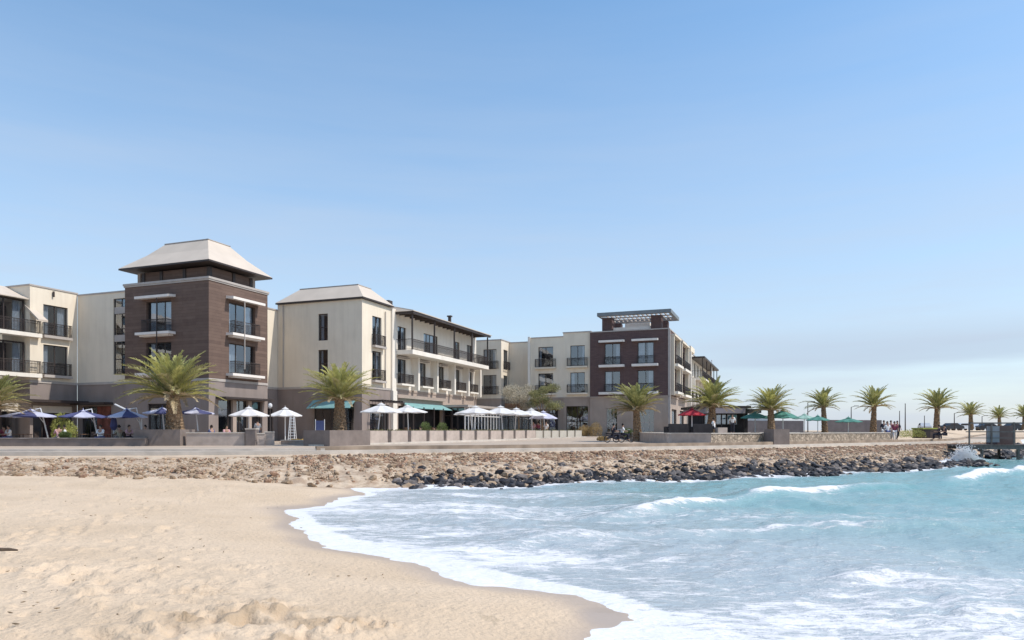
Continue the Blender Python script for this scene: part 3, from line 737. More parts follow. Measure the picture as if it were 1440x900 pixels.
# rooftop pavilion
mb = MB(); mb.box(.75, 5.7, .65, 8.0, 12.35, 13.75); B.part(mb, 'pavilion_wall', CLAD)
for (a, b, m_) in ((.67, .57, DARK), (.67, 3.0, DARK), (.67, 5.4, DARK), (.67, 7.3, DARK), (.66, 7.75, TAUPE), (3.2, .57, DARK), (5.2, .57, DARK), (5.5, .56, TAUPE)):
    mb = MB(); mb.box(a, a+.28, b, b+.28, 12.63, 13.74); B.part(mb, 'pavilion_post', m_)
mb = MB(); mb.box(-.12, .12, -.12, 8.75, 12.62, 12.78); mb.box(.13, 6.75, -.12, .12, 12.62, 12.78); B.part(mb, 'parapet_cap', COPE)
hip_roof(B, -.35, 6.85, -.35, 8.95, 14.0, 16.3, 2.4, mid=(1.45, 15.25), fascia=.13)

# --- set-back link behind the tower
B = Bld('link_block', 'narrow cream block with two small dark windows set back behind the brown tower', 'hotel building', 6.66, 3.3)
block(B, 6.66, 12.4, 3.3, 12, 12.2, CREAM, GREYST, (), [(9.6, 10.6, 6.4, 7.6), (9.6, 10.6, 9.6, 10.8), (8, 11.4, .02, 3)])
for z in (6.4, 9.6): window(B, 'W', 3.3, 9.6, 10.6, z, z+1.2, 0)
window(B, 'W', 3.3, 8, 11.4, .02, 3, 2, curtain=False)
mb = MB(); mb.box(8, 9.4, 6.2, 8, 11.9, 12.9); B.part(mb, 'roof_plant', COPE)

# --- central block and veranda wing
B = Bld('hotel_block', 'cream hotel block with a truncated pale hip roof and a long dark framed veranda', 'hotel building', 12, -5.93)
cF = [(-2.3, -1.25, 5.9, 8.35), (-2.3, -1.25, 9.2, 11.65), (-5.1, -.8, .02, 3.4)]
cW = [(13.7, 15.3, F1+.1, 8.3), (13.7, 15.3, F2+.1, 11.5), (13.3, 16.6, .02, 3.4)]
block(B, 12, 17.0, -5.93, 3.29, 12.75, CREAM, GREYST, cF, cW, cope=False)
for z0, z1 in ((5.9, 8.35), (9.2, 11.65)): window(B, 'F', 12, -2.3, -1.25, z0, z1, 0, 1)
for z0, z1 in ((F1+.1, 8.3), (F2+.1, 11.5)):
    window(B, 'W', -5.93, 13.7, 15.3, z0, z1, 1); railing(B, 'W', -5.93, 13.6, 15.55, z0, .35); slab(B, 'W', -5.93, 13.6, 15.6, z0, .4, .2, COPE)
hip_roof(B, 11.75, 17.15, -6.2, 3.35, 12.9, 14.35, 1.6, fascia=.13)
window(B, 'F', 12, -5.1, -.8, .02, 3.4, 4, 1, curtain=False)
awning(B, 'F', 12, -5.3, -.7, 3.75, 1.0, .75, TEAL, .05)
window(B, 'W', -5.93, 13.3, 16.6, .02, 3.4, 2, curtain=False)
mb = MB()
for k in range(8): mb.box(13.2+k*.5, 13.28+k*.5, -7.4, -5.94, 3.62, 3.76)
mb.box(13.1, 16.9, -7.5, -7.38, 3.5, 3.62); mb.box(13.2, 13.32, -7.5, -7.38, .02, 3.5); mb.box(16.7, 16.82, -7.5, -7.38, .02, 3.5)
B.part(mb, 'pergola', DARK)
mb = MB(); mb.box(17.0, 17.75, -6.1, -3, .02, 12.7); mb.box(17.0, 17.75, -6.2, -6.1, .02, 4.8); B.part(mb, 'pier', WHITE)
wins1 = [(18.3, 20.0), (22.6, 24.2), (26.9, 28.5), (31.0, 32.6), (34.6, 36.1)]
wins2 = [(18.3, 20.0), (23.7, 27.0), (31.0, 32.6), (34.6, 36.1)]
vW = [(a, b, F1+.05, 8.0) for a, b in wins1]+[(a, b, F2+.1, 11.2) for a, b in wins2]+[(18.4, 28, .02, 3.4), (28.5, 37.0, .02, 3.4)]
block(B, 17.76, 37.35, -5.93, 2.5, 12.5, WHITE, TAUPE, (), vW, cope=False)
for a, b in wins1:
    window(B, 'W', -5.93, a, b, F1+.05, 8.0, 1); railing(B, 'W', -5.93, a-.25, b+.5, F1+.05, .6, .95); slab(B, 'W', -5.93, a-.3, b+.55, F1+.05, .65, .18, WHITE)
    mb = MB(); fbox(mb, 'W', -5.93, a-.1, b+.2, 8.1, 8.22, -.35, -.003); B.part(mb, 'window_hood', COPE)
for a, b in wins2: window(B, 'W', -5.93, a, b, F2+.1, 11.2, 1 if b-a < 2 else 3)
for u in (21.3, 25.5, 29.8, 33.6, 37.1):
    mb = MB(); fbox(mb, 'W', -5.93, u-.18, u+.18, 5.02, F2-.25, -.75, -.003); B.part(mb, 'pier', WHITE)
slab(B, 'W', -5.93, 17.76, 36.7, F2+.05, 1.95, .42, WHITE, 'veranda_floor')
railing(B, 'W', -5.93, 17.8, 36.65, F2+.06, 1.9, 1.05, step=.13)
for u in (17.82, 22.5, 27.2, 31.9, 36.5):
    mb = MB(); fbox(mb, 'W', -5.93, u, u+.13, F2+.06, 12.2, -1.9, -1.77); B.part(mb, 'veranda_post', DARK)
mb = MB(); fbox(mb, 'W', -5.93, 17.6, 36.95, 12.2, 12.48, -2.1, -1.9); fbox(mb, 'W', -5.93, 17.6, 17.8, 12.2, 12.48, -1.9, -.01)
for u in np.arange(18.6, 36.8, 1.05): fbox(mb, 'W', -5.93, u, u+.1, 12.25, 12.42, -1.9, -.01)
B.part(mb, 'veranda_beam', DARK)
mb = MB(); mb.v += [(17.5, -8.1, 12.5), (37.1, -8.1, 12.5), (36.2, -3.4, 13.55), (18.2, -3.4, 13.55), (17.5, -8.1, 12.42), (37.1, -8.1, 12.42), (37.1, 0, 12.45), (17.5, 0, 12.45)]
for q in ((0,1,2,3),(4,5,6,7),(0,1,5,4),(1,2,6,5),(2,3,7,6),(3,0,4,7)): mb.f.append(q); mb.m.append(0)
B.part(mb, 'veranda_roof', ROOF)
mb = MB(); mb.box(18.9, 19.6, -4.6, -3.9, 12.9, 13.9); mb.box(31.6, 31.85, -5.2, -4.9, 12.9, 14.1); mb.box(31.5, 31.95, -5.3, -4.8, 14.1, 14.25); B.part(mb, 'chimney', DARK)
awning(B, 'W', -5.93, 18.9, 27.9, 3.75, 1.3, .55, TEAL, .05)
for u in (19, 21.2, 23.4, 25.6, 27.8): mb = MB(); mb.box(u, u+.1, -7.3, -7.2, .02, 3.3); B.part(mb, 'awning_post', DARK)
mb = MB(); mb.box(17.76, 28.2, -6.3, -5.94, 4.15, 4.45); B.part(mb, 'fascia', TAUPE)
mb = MB()
for u in (20.5, 24, 26.5): mb.box(u, u+1.2, -5.5, -5.2, .02, 1.3)
B.part(mb, 'bar_counter', WOOD)

for uu_, ww_ in ((15.9, -6.02),):
    mb = MB(); mb.tube([(uu_, ww_, 5.0), (uu_, ww_, 12.2)], .05, 6); B.part(mb, 'downpipe', COPE)
mb = MB(); mb.tube([(11.92, 2.6, 5.0), (11.92, 2.6, 12.7)], .05, 6); B.part(mb, 'downpipe', COPE)
# --- glazed cafe pavilion in the corner
B = Bld('glazed_pavilion', 'low glazed cafe pavilion with white framed clerestory behind the white umbrellas', 'pavilion', 28.2, -9.2, .1)
def glazed(face, c, a, b, z1, n):
    mb = MB()
    for k in range(n+1):
        x = a+(b-a)*k/n; fbox(mb, face, c, x-.05, x+.05, .1, z1, 0, .1)
    fbox(mb, face, c, a, b, 2.55, 2.65, -.01, .11); fbox(mb, face, c, a, b, z1-.1, z1, -.01, .11)
    fr = B.part(mb, 'glazing_frame', POLE if face == 'W' else DARK)
    mb = MB(); f = fmap(face, c); mb.quad(f(a, .12, .05), f(b, .12, .05), f(b, z1, .05), f(a, z1, .05)); mb.build('pane', GLASS, fr, off=B.o)
glazed('W', -8.6, 28.3, 39.3, 3.5, 12); glazed('F', 28.3, -8.5, -6.05, 3.5, 3)
glazed('F', 39.4, -15.5, -8.5, 3.5, 8)
mb = MB(); mb.box(27.9, 40.1, -9.1, -5.95, 3.52, 3.78); mb.box(39.0, 40.15, -15.9, -9.11, 3.52, 3.78); B.part(mb, 'roof', COPE)
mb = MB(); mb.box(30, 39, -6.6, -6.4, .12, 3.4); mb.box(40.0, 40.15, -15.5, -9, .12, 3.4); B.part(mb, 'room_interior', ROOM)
mb = MB(); mb.box(38.6, 40.1, -12, -9.2, 3.8, 4.3); B.part(mb, 'roof_lantern', WOOD)

# --- middle wing
Z = .2
B = Bld('hotel_wing', 'beige three storey wing with railed windows between the veranda block and the plum brick tower', 'hotel building', 40.2, -8.1, Z)
block(B, 40.2, 50, -8.1, -3.0, 12.3, CREAM, TAUPE, [(-7.45, -5.65, F1, H1), (-7.45, -5.65, F2, H2)], [(41.0, 42.4, F1, H1), (41.0, 42.4, F2, H2)], z0=Z)
for z0, z1 in ((F1, H1), (F2, H2)):
    window(B, 'F', 40.2, -7.45, -5.65, z0, z1, 1); railing(B, 'F', 40.2, -7.75, -5.4, z0, .3)
    window(B, 'W', -8.1, 41.0, 42.4, z0, z1, 1); railing(B, 'W', -8.1, 40.9, 42.6, z0, .3)
block(B, 42.9, 50, -11.9, -8.11, 12.2, CREAM, TAUPE, (), (), z0=Z)
gm = [(-14.9, -13.0, F1, H1), (-14.9, -13.0, F2, H2), (-15.5, -12.6, Z, 3.5)]
block(B, 40.2, 50, -16.2, -11.9, 12.3, CREAM, TAUPE, gm, (), z0=Z)
gm2 = [(-18.9, -17.1, F1, H1), (-18.9, -17.1, F2, H2), (-19.3, -16.6, Z, 3.9)]
block(B, 40.12, 50, -19.6, -16.21, 12.75, CREAM, TAUPE, gm2, (), z0=Z)
for (a, b, c) in ((-14.9, -13.0, 40.2), (-18.9, -17.1, 40.12)):
    for z0, z1 in ((F1, H1), (F2, H2)):
        window(B, 'F', c, a, b, z0, z1, 1); railing(B, 'F', c, a-.35, b+.35, z0, .3); slab(B, 'F', c, a-.4, b+.4, z0, .35, .2, CREAM)
window(B, 'F', 40.2, -15.5, -12.6, Z, 3.5, 4, 1, curtain=False); window(B, 'F', 40.12, -19.3, -16.6, Z, 3.9, 3, 1, curtain=False)
mb = MB(); mb.box(40.0, 40.19, -11.98, -11.7, Z, 12.5); B.part(mb, 'pilaster', WHITE)

# --- plum brick tower with pergola roof
B = Bld('tower', 'plum brick tower with four white awninged windows and an open slatted roof canopy', 'hotel tower', 39.85, -28.9, Z)
bf = []
for a, b in ((-23.25, -21.4), (-27.15, -25.3)): bf += [(a, b, F1, H1), (a, b, F2, H2)]
bf += [(-22.9, -21.6, Z, 3.6), (-27.2, -25.4, Z, 3.6)]
bw = []
for a, b in ((41.2, 45.4), (48.2, 53.6)): bw += [(a, b, F1, H1), (a, b, F2, H2)]
bw += [(42, 46, Z, 3.5), (49, 53, Z, 3.5)]
block(B, 39.85, 56, -28.9, -19.61, 12.6, BRICK, TAUPE, bf, bw, z0=Z)
for a, b in ((-23.25, -21.4), (-27.15, -25.3)):
    for z0, z1 in ((F1, H1), (F2, H2)):
        window(B, 'F', 39.85, a, b, z0, z1, 1); railing(B, 'F', 39.85, a-.05, b+.05, z0, .25, .95)
        slab(B, 'F', 39.85, a-.55, b+.6, z0-.02, .6, .28, AWN)
    awning(B, 'F', 39.85, a-.55, b+.6, 11.6, .65, .05, AWN, .24)
for a, b in ((-22.9, -21.6), (-27.2, -25.4)): window(B, 'F', 39.85, a, b, Z, 3.6, 2, 1, curtain=False, frame=COPE)
for a, b in ((41.2, 45.4), (48.2, 53.6)):
    for z0, z1 in ((F1, H1), (F2, H2)):
        window(B, 'W', -28.9, a, b, z0, z1, 2); railing(B, 'W', -28.9, a-.1, b+.1, z0, .8); slab(B, 'W', -28.9, a-.4, b+.4, z0, .9, .3, WHITE)
    mb = MB(); fbox(mb, 'W', -28.9, a-.6, a-.3, 5.05, 11.9, -.5, -.003); fbox(mb, 'W', -28.9, b+.3, b+.6, 5.05, 11.9, -.5, -.003); fbox(mb, 'W', -28.9, a-.65, b+.65, 11.9, 12.1, -.6, -.003)
    B.part(mb, 'pier', CREAM)
for a, b in ((42, 46), (49, 53)): window(B, 'W', -28.9, a, b, Z, 3.5, 3, curtain=False)
mb = MB(); mb.box(39.8, 39.99, -29.05, -28.8, Z, 12.6); B.part(mb, 'pilaster', COPE)
for a in (-22.1, -27.9):
    for b in (40.6, 45.4): mb = MB(); mb.box(b, b+1.3, a, a+1.2, 12.4, 14.4); B.part(mb, 'roof_pier', BRICK)
mb = MB(); mb.box(42.8, 45.2, -26.2, -23.2, 12.3, 13.9); mb.box(40.9, 41.1, -26.6, -22.2, 12.73, 13.2); B.part(mb, 'lift_housing', AWN)
mb = MB()
mb.box(39.3, 46.2, -29.2, -28.95, 14.42, 14.82); mb.box(39.3, 46.2, -20.85, -20.6, 14.42, 14.82); mb.box(39.3, 39.65, -28.94, -20.86, 14.42, 14.82); mb.box(45.95, 46.2, -28.94, -20.86, 14.42, 14.82)
B.part(mb, 'canopy_frame', mat('grey_frame', (.20, .22, .23), .6, var=.08))
mb = MB()
for k in range(15): mb.box(39.66, 45.94, -28.8+k*.53, -28.7+k*.53, 14.56, 14.76)
for k in range(4): mb.box(39.8+k*1.9, 39.95+k*1.9, -28.93, -20.87, 14.42, 14.55)
B.part(mb, 'canopy_slats', COPE)

# --- far right wing
B = Bld('hotel_wing', 'long cream wing receding behind the plum brick tower with stacked verandas', 'hotel building', 56.01, -28.6, Z)
rw = [(a, a+1.8, z0, z1) for a in (58.6, 63, 67.4, 71.8, 76.2, 80.6, 85, 89.4) for z0, z1 in ((F1, H1), (F2, H2))]
block(B, 56.01, 93, -28.6, -20, 12.2, WHITE, TAUPE, (), rw, z0=Z)
for a in (58.6, 63, 67.4, 71.8, 76.2, 80.6, 85, 89.4):
    for z0, z1 in ((F1, H1), (F2, H2)):
        window(B, 'W', -28.6, a, a+1.8, z0, z1, 1)
        if z0 < 8: railing(B, 'W', -28.6, a-.3, a+2.1, z0, .7, step=.2)
    mb = MB(); fbox(mb, 'W', -28.6, a-1.6, a-1.2, Z, 11.8 if a in (58.6, 89.4) else 8.3, -.8, -.003); B.part(mb, 'pier', WHITE)
slab(B, 'W', -28.6, 64, 88, F2, 1.7, .35, WHITE, 'veranda_floor'); railing(B, 'W', -28.6, 64, 88, F2, 1.65, step=.25)
for u in (64, 70, 76, 82, 87.9):
    mb = MB(); fbox(mb, 'W', -28.6, u, u+.13, F2, 11.5, -1.65, -1.52); B.part(mb, 'veranda_post', DARK)
mb = MB(); fbox(mb, 'W', -28.6, 63.7, 88.3, 11.5, 11.75, -1.9, -.003); B.part(mb, 'veranda_roof', DARK)
mb = MB(); mb.box(57.3, 61.8, -29.3, -25, 11.9, 12.6); mb.box(89, 93, -29.3, -25, 12, 12.8); B.part(mb, 'parapet_block', CREAM)
mb = MB(); fbox(mb, 'W', -28.6, 56.5, 92, 3.7, 3.9, -2.6, -.003); B.part(mb, 'arcade_canopy', TAUPE)

# ---------------------------------------------------------------- raised garden terrace on the right
RT = .72
wallpl = [(P(945,50.5), 50.5), (P(1000,48.2), 48.2), (P(1100,51.6), 51.6), (P(1180,56.3), 56.3), (P(1252,60.5), 60.5)]
mb = MB()
for (ax, ay), (bx, by) in zip(wallpl[:-1], wallpl[1:]): mb.quad((ax, ay, RT), (bx, by, RT), (bx*1.0+9, by+62, RT+.1), (ax, ay+62, RT+.1))
struct(mb.build('raised_terrace', mat('terrace_paving', (.47, .40, .33), .9, var=.08, vscale=.4, kind='pave')))
def wallstrip(name, a, b, z0, z1, th, m, label, capm=None, cat='wall'):
    d = Vector((b[0]-a[0], b[1]-a[1])); L = d.length; ang = math.atan2(d.y, d.x)
    mb = MB(); mb.box(0, L, 0, th, 0, z1-z0)
    if not capm:
        o = mb.build(name, m, loc=(a[0], a[1], z0)); o.rotation_euler.z = ang; return tag(o, label, cat)
    r = empty(name, (a[0], a[1], z0), label, cat, ang)
    mb.build('wall_body', m, r); mb = MB(); mb.box(-.02, L+.02, -.04, th+.04, z1-z0, z1-z0+.07); mb.build('coping', capm, r); return r
labs = ['smooth grey retaining wall in front of the plum brick tower', 'tan rubble retaining wall beside the square dark planter on the promenade', 'tan rubble retaining wall right of the square dark planter', 'tan rubble retaining wall ending near the walking group']
for i, (a, b) in enumerate(zip(wallpl[:-1], wallpl[1:])):
    wallstrip('retaining_wall', a, b, -.05, RT+.03, .3, CONC if i == 0 else TANWALL, labs[i], KERB)
wallstrip('retaining_wall', (wallpl[-1][0], wallpl[-1][1]), (wallpl[-1][0]+9, wallpl[-1][1]+40), -.05, RT+.03, .3, TANWALL, 'tan rubble wall end turning inland behind the walking group', KERB)
wallstrip('retaining_wall', (wallpl[0][0]-.3, 100), (wallpl[0][0]-.3, wallpl[0][1]), -.05, RT+.02, .3, CONC, 'low wall side of the raised terrace facing the plum brick tower', KERB)

# ---------------------------------------------------------------- planters
def planter(loc, rz, L, W, H, m, label, group=None, plants=True, name='planter'):
    r = empty(name, loc, label, 'planter', rz, group)
    mb = MB(); t = .09
    mb.box(-L/2, L/2, -W/2, -W/2+t, 0, H); mb.box(-L/2, L/2, W/2-t, W/2, 0, H); mb.box(-L/2, -L/2+t, -W/2+t, W/2-t, 0, H); mb.box(L/2-t, L/2, -W/2+t, W/2-t, 0, H)
    mb.build('planter_box', m, r)
    mb = MB(); mb.box(-L/2+t, L/2-t, -W/2+t, W/2-t, .05, H-.07); mb.build('soil', SOIL, r)
    if plants:
        mb = MB(); rr = random.Random(int(loc[0]*100))
        for k in range(int(L*60)):
            x, y = rr.uniform(-L/2+t, L/2-t), rr.uniform(-W/2+t, W/2-t); a = rr.uniform(0, 6.28); h = rr.uniform(.06, .2); s = .035
            dx, dy = math.cos(a)*s, math.sin(a)*s; lx, ly = rr.uniform(-.08, .08), rr.uniform(-.08, .08)
            mb.quad((x-dx, y-dy, H-.07), (x+dx, y+dy, H-.07), (x+lx+dx*.3, y+ly+dy*.3, H-.07+h), (x+lx-dx*.3, y+ly-dy*.3, H-.07+h))
        mb.build('succulents', mat('dry_succulent', (.22, .20, .09), .8, var=.3, leaf=.2), r)
    return r
A_ = Vector((-12.2, 45)); B_ = Vector((2.2, 72)); C_ = Vector((P(817,75.5), 75.5))
dAB = (B_-A_).normalized(); ang = math.atan2(dAB.y, dAB.x); LAB = (B_-A_).length
n1 = 11; s0 = .142*LAB; st = (LAB-s0)/n1
for k in range(n1):
    p = A_+dAB*(s0+st*(k+.5)); zz = ramp_z(p.x, p.y)
    planter((p.x, p.y, zz), ang, st-.42, .65, .97-zz*.8, CONC, 'grey concrete trough planter in the long row along the terrace edge', 'trough planters along the terrace edge')
dBC = (C_-B_).normalized(); a2 = math.atan2(dBC.y, dBC.x); L2 = (C_-B_).length
for k in range(6):
    p = B_+dBC*(L2*(k+.5)/6); zz = ramp_z(p.x, p.y)
    planter((p.x, p.y, zz), a2, L2/6-.2, .5, .95-zz*.9, mat('cream_concrete', (.55, .50, .42), .9, var=.08), 'short cream planter where the row turns towards the plum tower', 'short cream planters at the far end of the row')
# plinth under the row
mb = MB()
def plinth(a, b, hw, z0, z1):
    d = (b-a).normalized(); n = Vector((-d.y, d.x))*hw
    za, zb = ramp_z(a.x, a.y), ramp_z(b.x, b.y); i = len(mb.v)
    mb.v += [(a.x+n.x, a.y+n.y, za+z0), (a.x-n.x, a.y-n.y, za+z0), (b.x-n.x, b.y-n.y, zb+z0), (b.x+n.x, b.y+n.y, zb+z0), (a.x+n.x, a.y+n.y, za+z1), (a.x-n.x, a.y-n.y, za+z1), (b.x-n.x, b.y-n.y, zb+z1), (b.x+n.x, b.y+n.y, zb+z1)]
    for f in ((0,3,2,1),(4,5,6,7),(0,1,5,4),(1,2,6,5),(2,3,7,6),(3,0,4,7)): mb.f.append(tuple(i+k for k in f)); mb.m.append(0)
plinth(A_-dAB*.3, B_, .62, -.1, .10)
pl1 = mb.build('plinth', KERB)
struct(pl1)
mb = MB(); plinth(B_, C_+dBC*.3, .55, -.1, .10); struct(mb.build('plinth', KERB))
# palm planters
pp = A_+dAB*1.7
planter((pp.x, pp.y, 0), ang, 3.9, 2.2, 1.0, DCONC, 'big square concrete planter holding the palm before the hip roofed block', plants=False)
p1 = (P(232,46.3), 46.3)
planter((p1[0], p1[1], 0), .05, 2.9, 2.4, 1.05, DCONC, 'big square concrete planter holding the palm before the brown tower', plants=False)
wallstrip('low_wall', (P(262,45.6), 45.6), (P(344,45.9), 45.9), 0, .8, .3, CONC, 'low grey wall right of the palm before the brown tower', KERB)
wallstrip('low_wall', (P(360,46), 46), (P(372,46.2), 46.2), 0, .75, .3, CONC, 'short grey wall stub right of the squat dark pillar', KERB)
wallstrip('pillar', (P(345,45.7), 45.7), (P(359,45.7), 45.7), 0, 1.05, .6, DCONC, 'squat dark pillar at the end of the low terrace wall', KERB, 'pillar')
wallstrip('pillar', (P(372,46.5), 46.5), (P(386,46.7), 46.7), 0, .85, .6, CONC, 'squat pale grey pillar beside the path opening', KERB, 'pillar')
wallstrip('low_wall', (-60, 43.2), (P(204,44.6), 44.6), 0, .46, .35, DCONC, 'long low dark wall in front of the navy umbrella terrace', mat('stained_coping', (.27, .235, .215), .9, var=.2))
wallstrip('low_wall', (P(395,50), 50), (P(440,48), 48), 0, .25, .3, CONC, 'very low grey kerb wall across the path opening', KERB)
planter((P(1092,50.2), 50.2, 0), .25, 1.25, 1.2, 1.08, DCONC, 'square dark planter breaking the tan retaining wall', plants=False)

# ---------------------------------------------------------------- palms
def frond(mb, o, az, el, L, droop, rr, m, nl=24, lw=.055):
    """one feather leaf; m = material slot"""
    pts = []; p = Vector(o); e = el; n = 9
    for k in range(n+1):
        pts.append(p.copy()); p = p+Vector((math.cos(az)*math.cos(e), math.sin(az)*math.cos(e), math.sin(e)))*(L/n); e -= droop*(.4+k/n*1.2)/n
    mb.tube(pts, [.055*(1-.8*k/n) for k in range(n+1)], 4, 1 if m != 3 else 3, cap=False)
    side = Vector((-math.sin(az), math.cos(az), 0))
    tw = rr.uniform(-.35, .35)
    for i in range(nl):
        t = .10+.90*i/(nl-1); f = t*n; k = min(int(f), n-1); q = pts[k].lerp(pts[k+1], f-k); d = (pts[k+1]-pts[k]).normalized(); up = side.cross(d)*-1
        if up.z < 0: up = -up
        ll = L*.235*math.sin(min(1, .22+t*1.0)*math.pi*.93)**.55*rr.uniform(.85, 1.1)
        if t > .9: ll *= .7
        for sg in (-1, 1):
            s2 = side*math.cos(tw)*sg+up*math.sin(tw)*sg
            dr = (s2*rr.uniform(.5, .75)+d*rr.uniform(.75, 1.0)+up*rr.uniform(.12, .38)).normalized()
            a = q; tip = q+dr*ll+Vector((0, 0, -ll*.18*rr.random())); mid = q+dr*ll*.45
            wv = dr.cross(up).normalized()*lw*.5
            mb.quad(tuple(a-wv*.5), tuple(mid-wv), tuple(tip), tuple(mid+wv), m)
def palm_meshes(seed, H, nf=62, L=3.1, fine=1.0, dryness=.15, tr=.5, lush=0):
    rr = random.Random(seed); mb = MB()
    for k in range(nf):
        t = (k+.5)/nf; az = k*2.39996+rr.uniform(-.2, .2)
        el = R(86)-t**1.0*R(84)+rr.uniform(-.1, .1)
        l = L*(.80+.28*math.sin(t*math.pi))*rr.uniform(.86, 1.08)
        if t < .45: m = 1 if rr.random() < (.65 if lush else .3) else 0
        elif t > 1-dryness: m = 3
        else: m = 2 if rr.random() < .55 else (1 if lush and rr.random() < .5 else 0)
        frond(mb, (0.12*math.cos(az), .12*math.sin(az), H+.25-.45*t), az, el, l, R(46)+t*R(8)+rr.uniform(-.1, .2), rr, m, int(32*fine), .075/fine**.5)
    cr = mb
    tb = MB(); n = 26; rad = []; pts = []
    for i in range(n):
        t = i/(n-1); r = tr*(1.0-.42*t**.8)+(.12*tr if i == 0 else 0); r *= 1+.07*(i % 2)
        if t > .86: r *= 1+.55*(t-.86)/.14
        rad.append(r); pts.append((.05*math.sin(t*2+seed), .04*math.cos(t*2), t*(H+.05)))
    tb.tube(pts, rad, 14)
    # cut leaf bases standing proud of the trunk
    for k in range(90):
        t = (k+.5)/90*.98; az = k*2.39996; r = tr*(1-.42*t**.8)+.01; z = t*H
        c = Vector((math.cos(az), math.sin(az), 0)); s = Vector((-c.y, c.x, 0)); b0 = c*(r-.03); tipp = c*(r+.06)+Vector((0, 0, z+.13))
        i = len(tb.v); w_ = .10
        tb.v += [tuple(b0-s*w_+Vector((0, 0, z))), tuple(b0+s*w_+Vector((0, 0, z))), tuple(tipp+s*w_*.5), tuple(tipp-s*w_*.5), tuple(b0-s*w_*.6+Vector((0, 0, z+.2))), tuple(b0+s*w_*.6+Vector((0, 0, z+.2)))]
        for f in ((0, 1, 2, 3), (3, 2, 5, 4), (0, 3, 4), (1, 5, 2)): tb.f.append(tuple(i+q for q in f)); tb.m.append(0)
    return cr, tb
palm_cache = {}
def palm(x, y, z, H, scale, seed, label, var, rz, group='palms along the promenade'):
    r = empty('palm_tree', (x, y, z), label, 'palm tree', rz, group); r.scale = (scale,)*3; r.rotation_euler = (R(2.5)*math.sin(seed*1.7), R(3)*math.cos(seed*2.3), rz)
    key = (var, round(H, 2))
    if key not in palm_cache:
        a = dict(zip(('L', 'nf', 'dryness', 'tr', 'lush', 'fine'), var)); c, t = palm_meshes(seed, H, **a)
        co = c.build('crown', [LEAFA, LEAFB, LEAFC, LEAFD], r); to = t.build('trunk', TRUNK, r); palm_cache[key] = (co, to)
    else:
        for q in palm_cache[key]:
            d = q.copy(); COL.objects.link(d); d.parent = r
    return r
big = (3.25, 66, .14, .56, 1, 1.0); med = (2.7, 60, .12, .42, 1, 1.0); far = (2.35, 36, .10, .33, 0, .75); farb = (2.15, 30, .08, .32, 0, .75)
palm(P(246,46.4), 46.4, .95, 2.35, 1.0, 1, 'large yellow green palm in the square planter before the brown tower', big, 0)
palm(P(478,46.9), 46.9, .9, 2.75, .80, 2, 'palm in the concrete planter before the hip roofed cream block', big, 1.1)
palm(P(-14,44.5), 44.5, .3, 3.0, .75, 3, 'palm cut off by the left edge of the photo', (3.2, 64, .3, .5, 0, 1.0), .5)
palm(P(897,62), 62, .1, 3.0, .92, 4, 'palm with drooping dry fronds in front of the plum brick tower', (2.75, 60, .3, .42, 0, 1.0), 0)
palm(P(1000,64), 64, RT, 2.6, .98, 5, 'yellow green palm beside the red umbrella', med, .7)
palm(P(1085,70), 70, RT, 2.6, .92, 6, 'yellow green palm behind the square dark planter', med, 2.2)
palm(P(1160,76), 76, RT, 3.1, .94, 7, 'palm left of the pair flanking the single green umbrella', far, 0)
palm(P(1228,78), 78, RT, 3.0, 1.0, 8, 'palm right of the single green umbrella, behind the walking group', far, 1.3)
palm(P(1317,86), 86, 1.1, 2.55, 1.06, 9, 'palm standing above the square dark kiosk on the headland', far, 2.1)
palm(P(1366,96), 96, 1.1, 2.3, .92, 10, 'palm behind the start of the jetty', farb, .4)
palm(P(1406,106), 106, 1.1, 2.3, .84, 11, 'small bushy palm behind the jetty kiosk', farb, 1.9)
palm(P(1440,110), 110, 1.1, 2.3, .95, 12, 'palm cut off by the right edge of the photo', farb, 2.9)

# ---------------------------------------------------------------- leafy trees, shrubs
def leafy_tree(x, y, z, h, rx, rz_, seed, m, label, n=8500, flat=.65):
    rr = random.Random(seed); r = empty('tree', (x, y, z), label, 'tree')
    t = MB(); t.tube([(0, 0, 0), (.05, 0, h*.25), (0, .05, h*.45)], [.13, .10, .08], 7)
    ends = []
    for k in range(9):
        a = k*2.4; e = (math.cos(a)*rx*rr.uniform(.35, .75), math.sin(a)*rx*rr.uniform(.35, .75), h*rr.uniform(.55, .9)); ends.append(e)
        t.tube([(0, .03, h*.35), (e[0]*.5, e[1]*.5, h*.58), e], [.06, .04, .015], 5)
    t.build('trunk', TRUNK, r); mb = MB()
    cl = [(Vector(e)+Vector((rr.uniform(-.3, .3), rr.uniform(-.3, .3), rr.uniform(-.1, .25))), rr.uniform(.28, .5)*rx) for e in ends for _ in range(2)]
    for i in range(n):
        c, cr_ = rr.choice(cl); v = Vector((rr.gauss(0, 1), rr.gauss(0, 1), rr.gauss(0, 1))).normalized()*cr_*rr.random()**.4; v.z *= flat
        p = c+v; a = Vector((rr.gauss(0, 1), rr.gauss(0, 1), rr.gauss(0, 1))).normalized()*.055; b = a.orthogonal().normalized()*.035
        mb.quad(tuple(p-a), tuple(p+b), tuple(p+a), tuple(p-b))
    mb.build('crown', m, r); return r
leafy_tree(P(729,80), 80, .25, 6.2, 2.2, 1, 21, mat('bleached_leaves', (.50, .44, .33), .8, var=.2, leaf=.3), 'bleached beige tree left of the green one behind the white umbrellas')
leafy_tree(P(762,79), 79, .25, 6.0, 1.9, 1, 22, mat('olive_leaves', (.27, .26, .11), .8, var=.25, leaf=.3), 'olive green round tree right behind the white umbrellas')
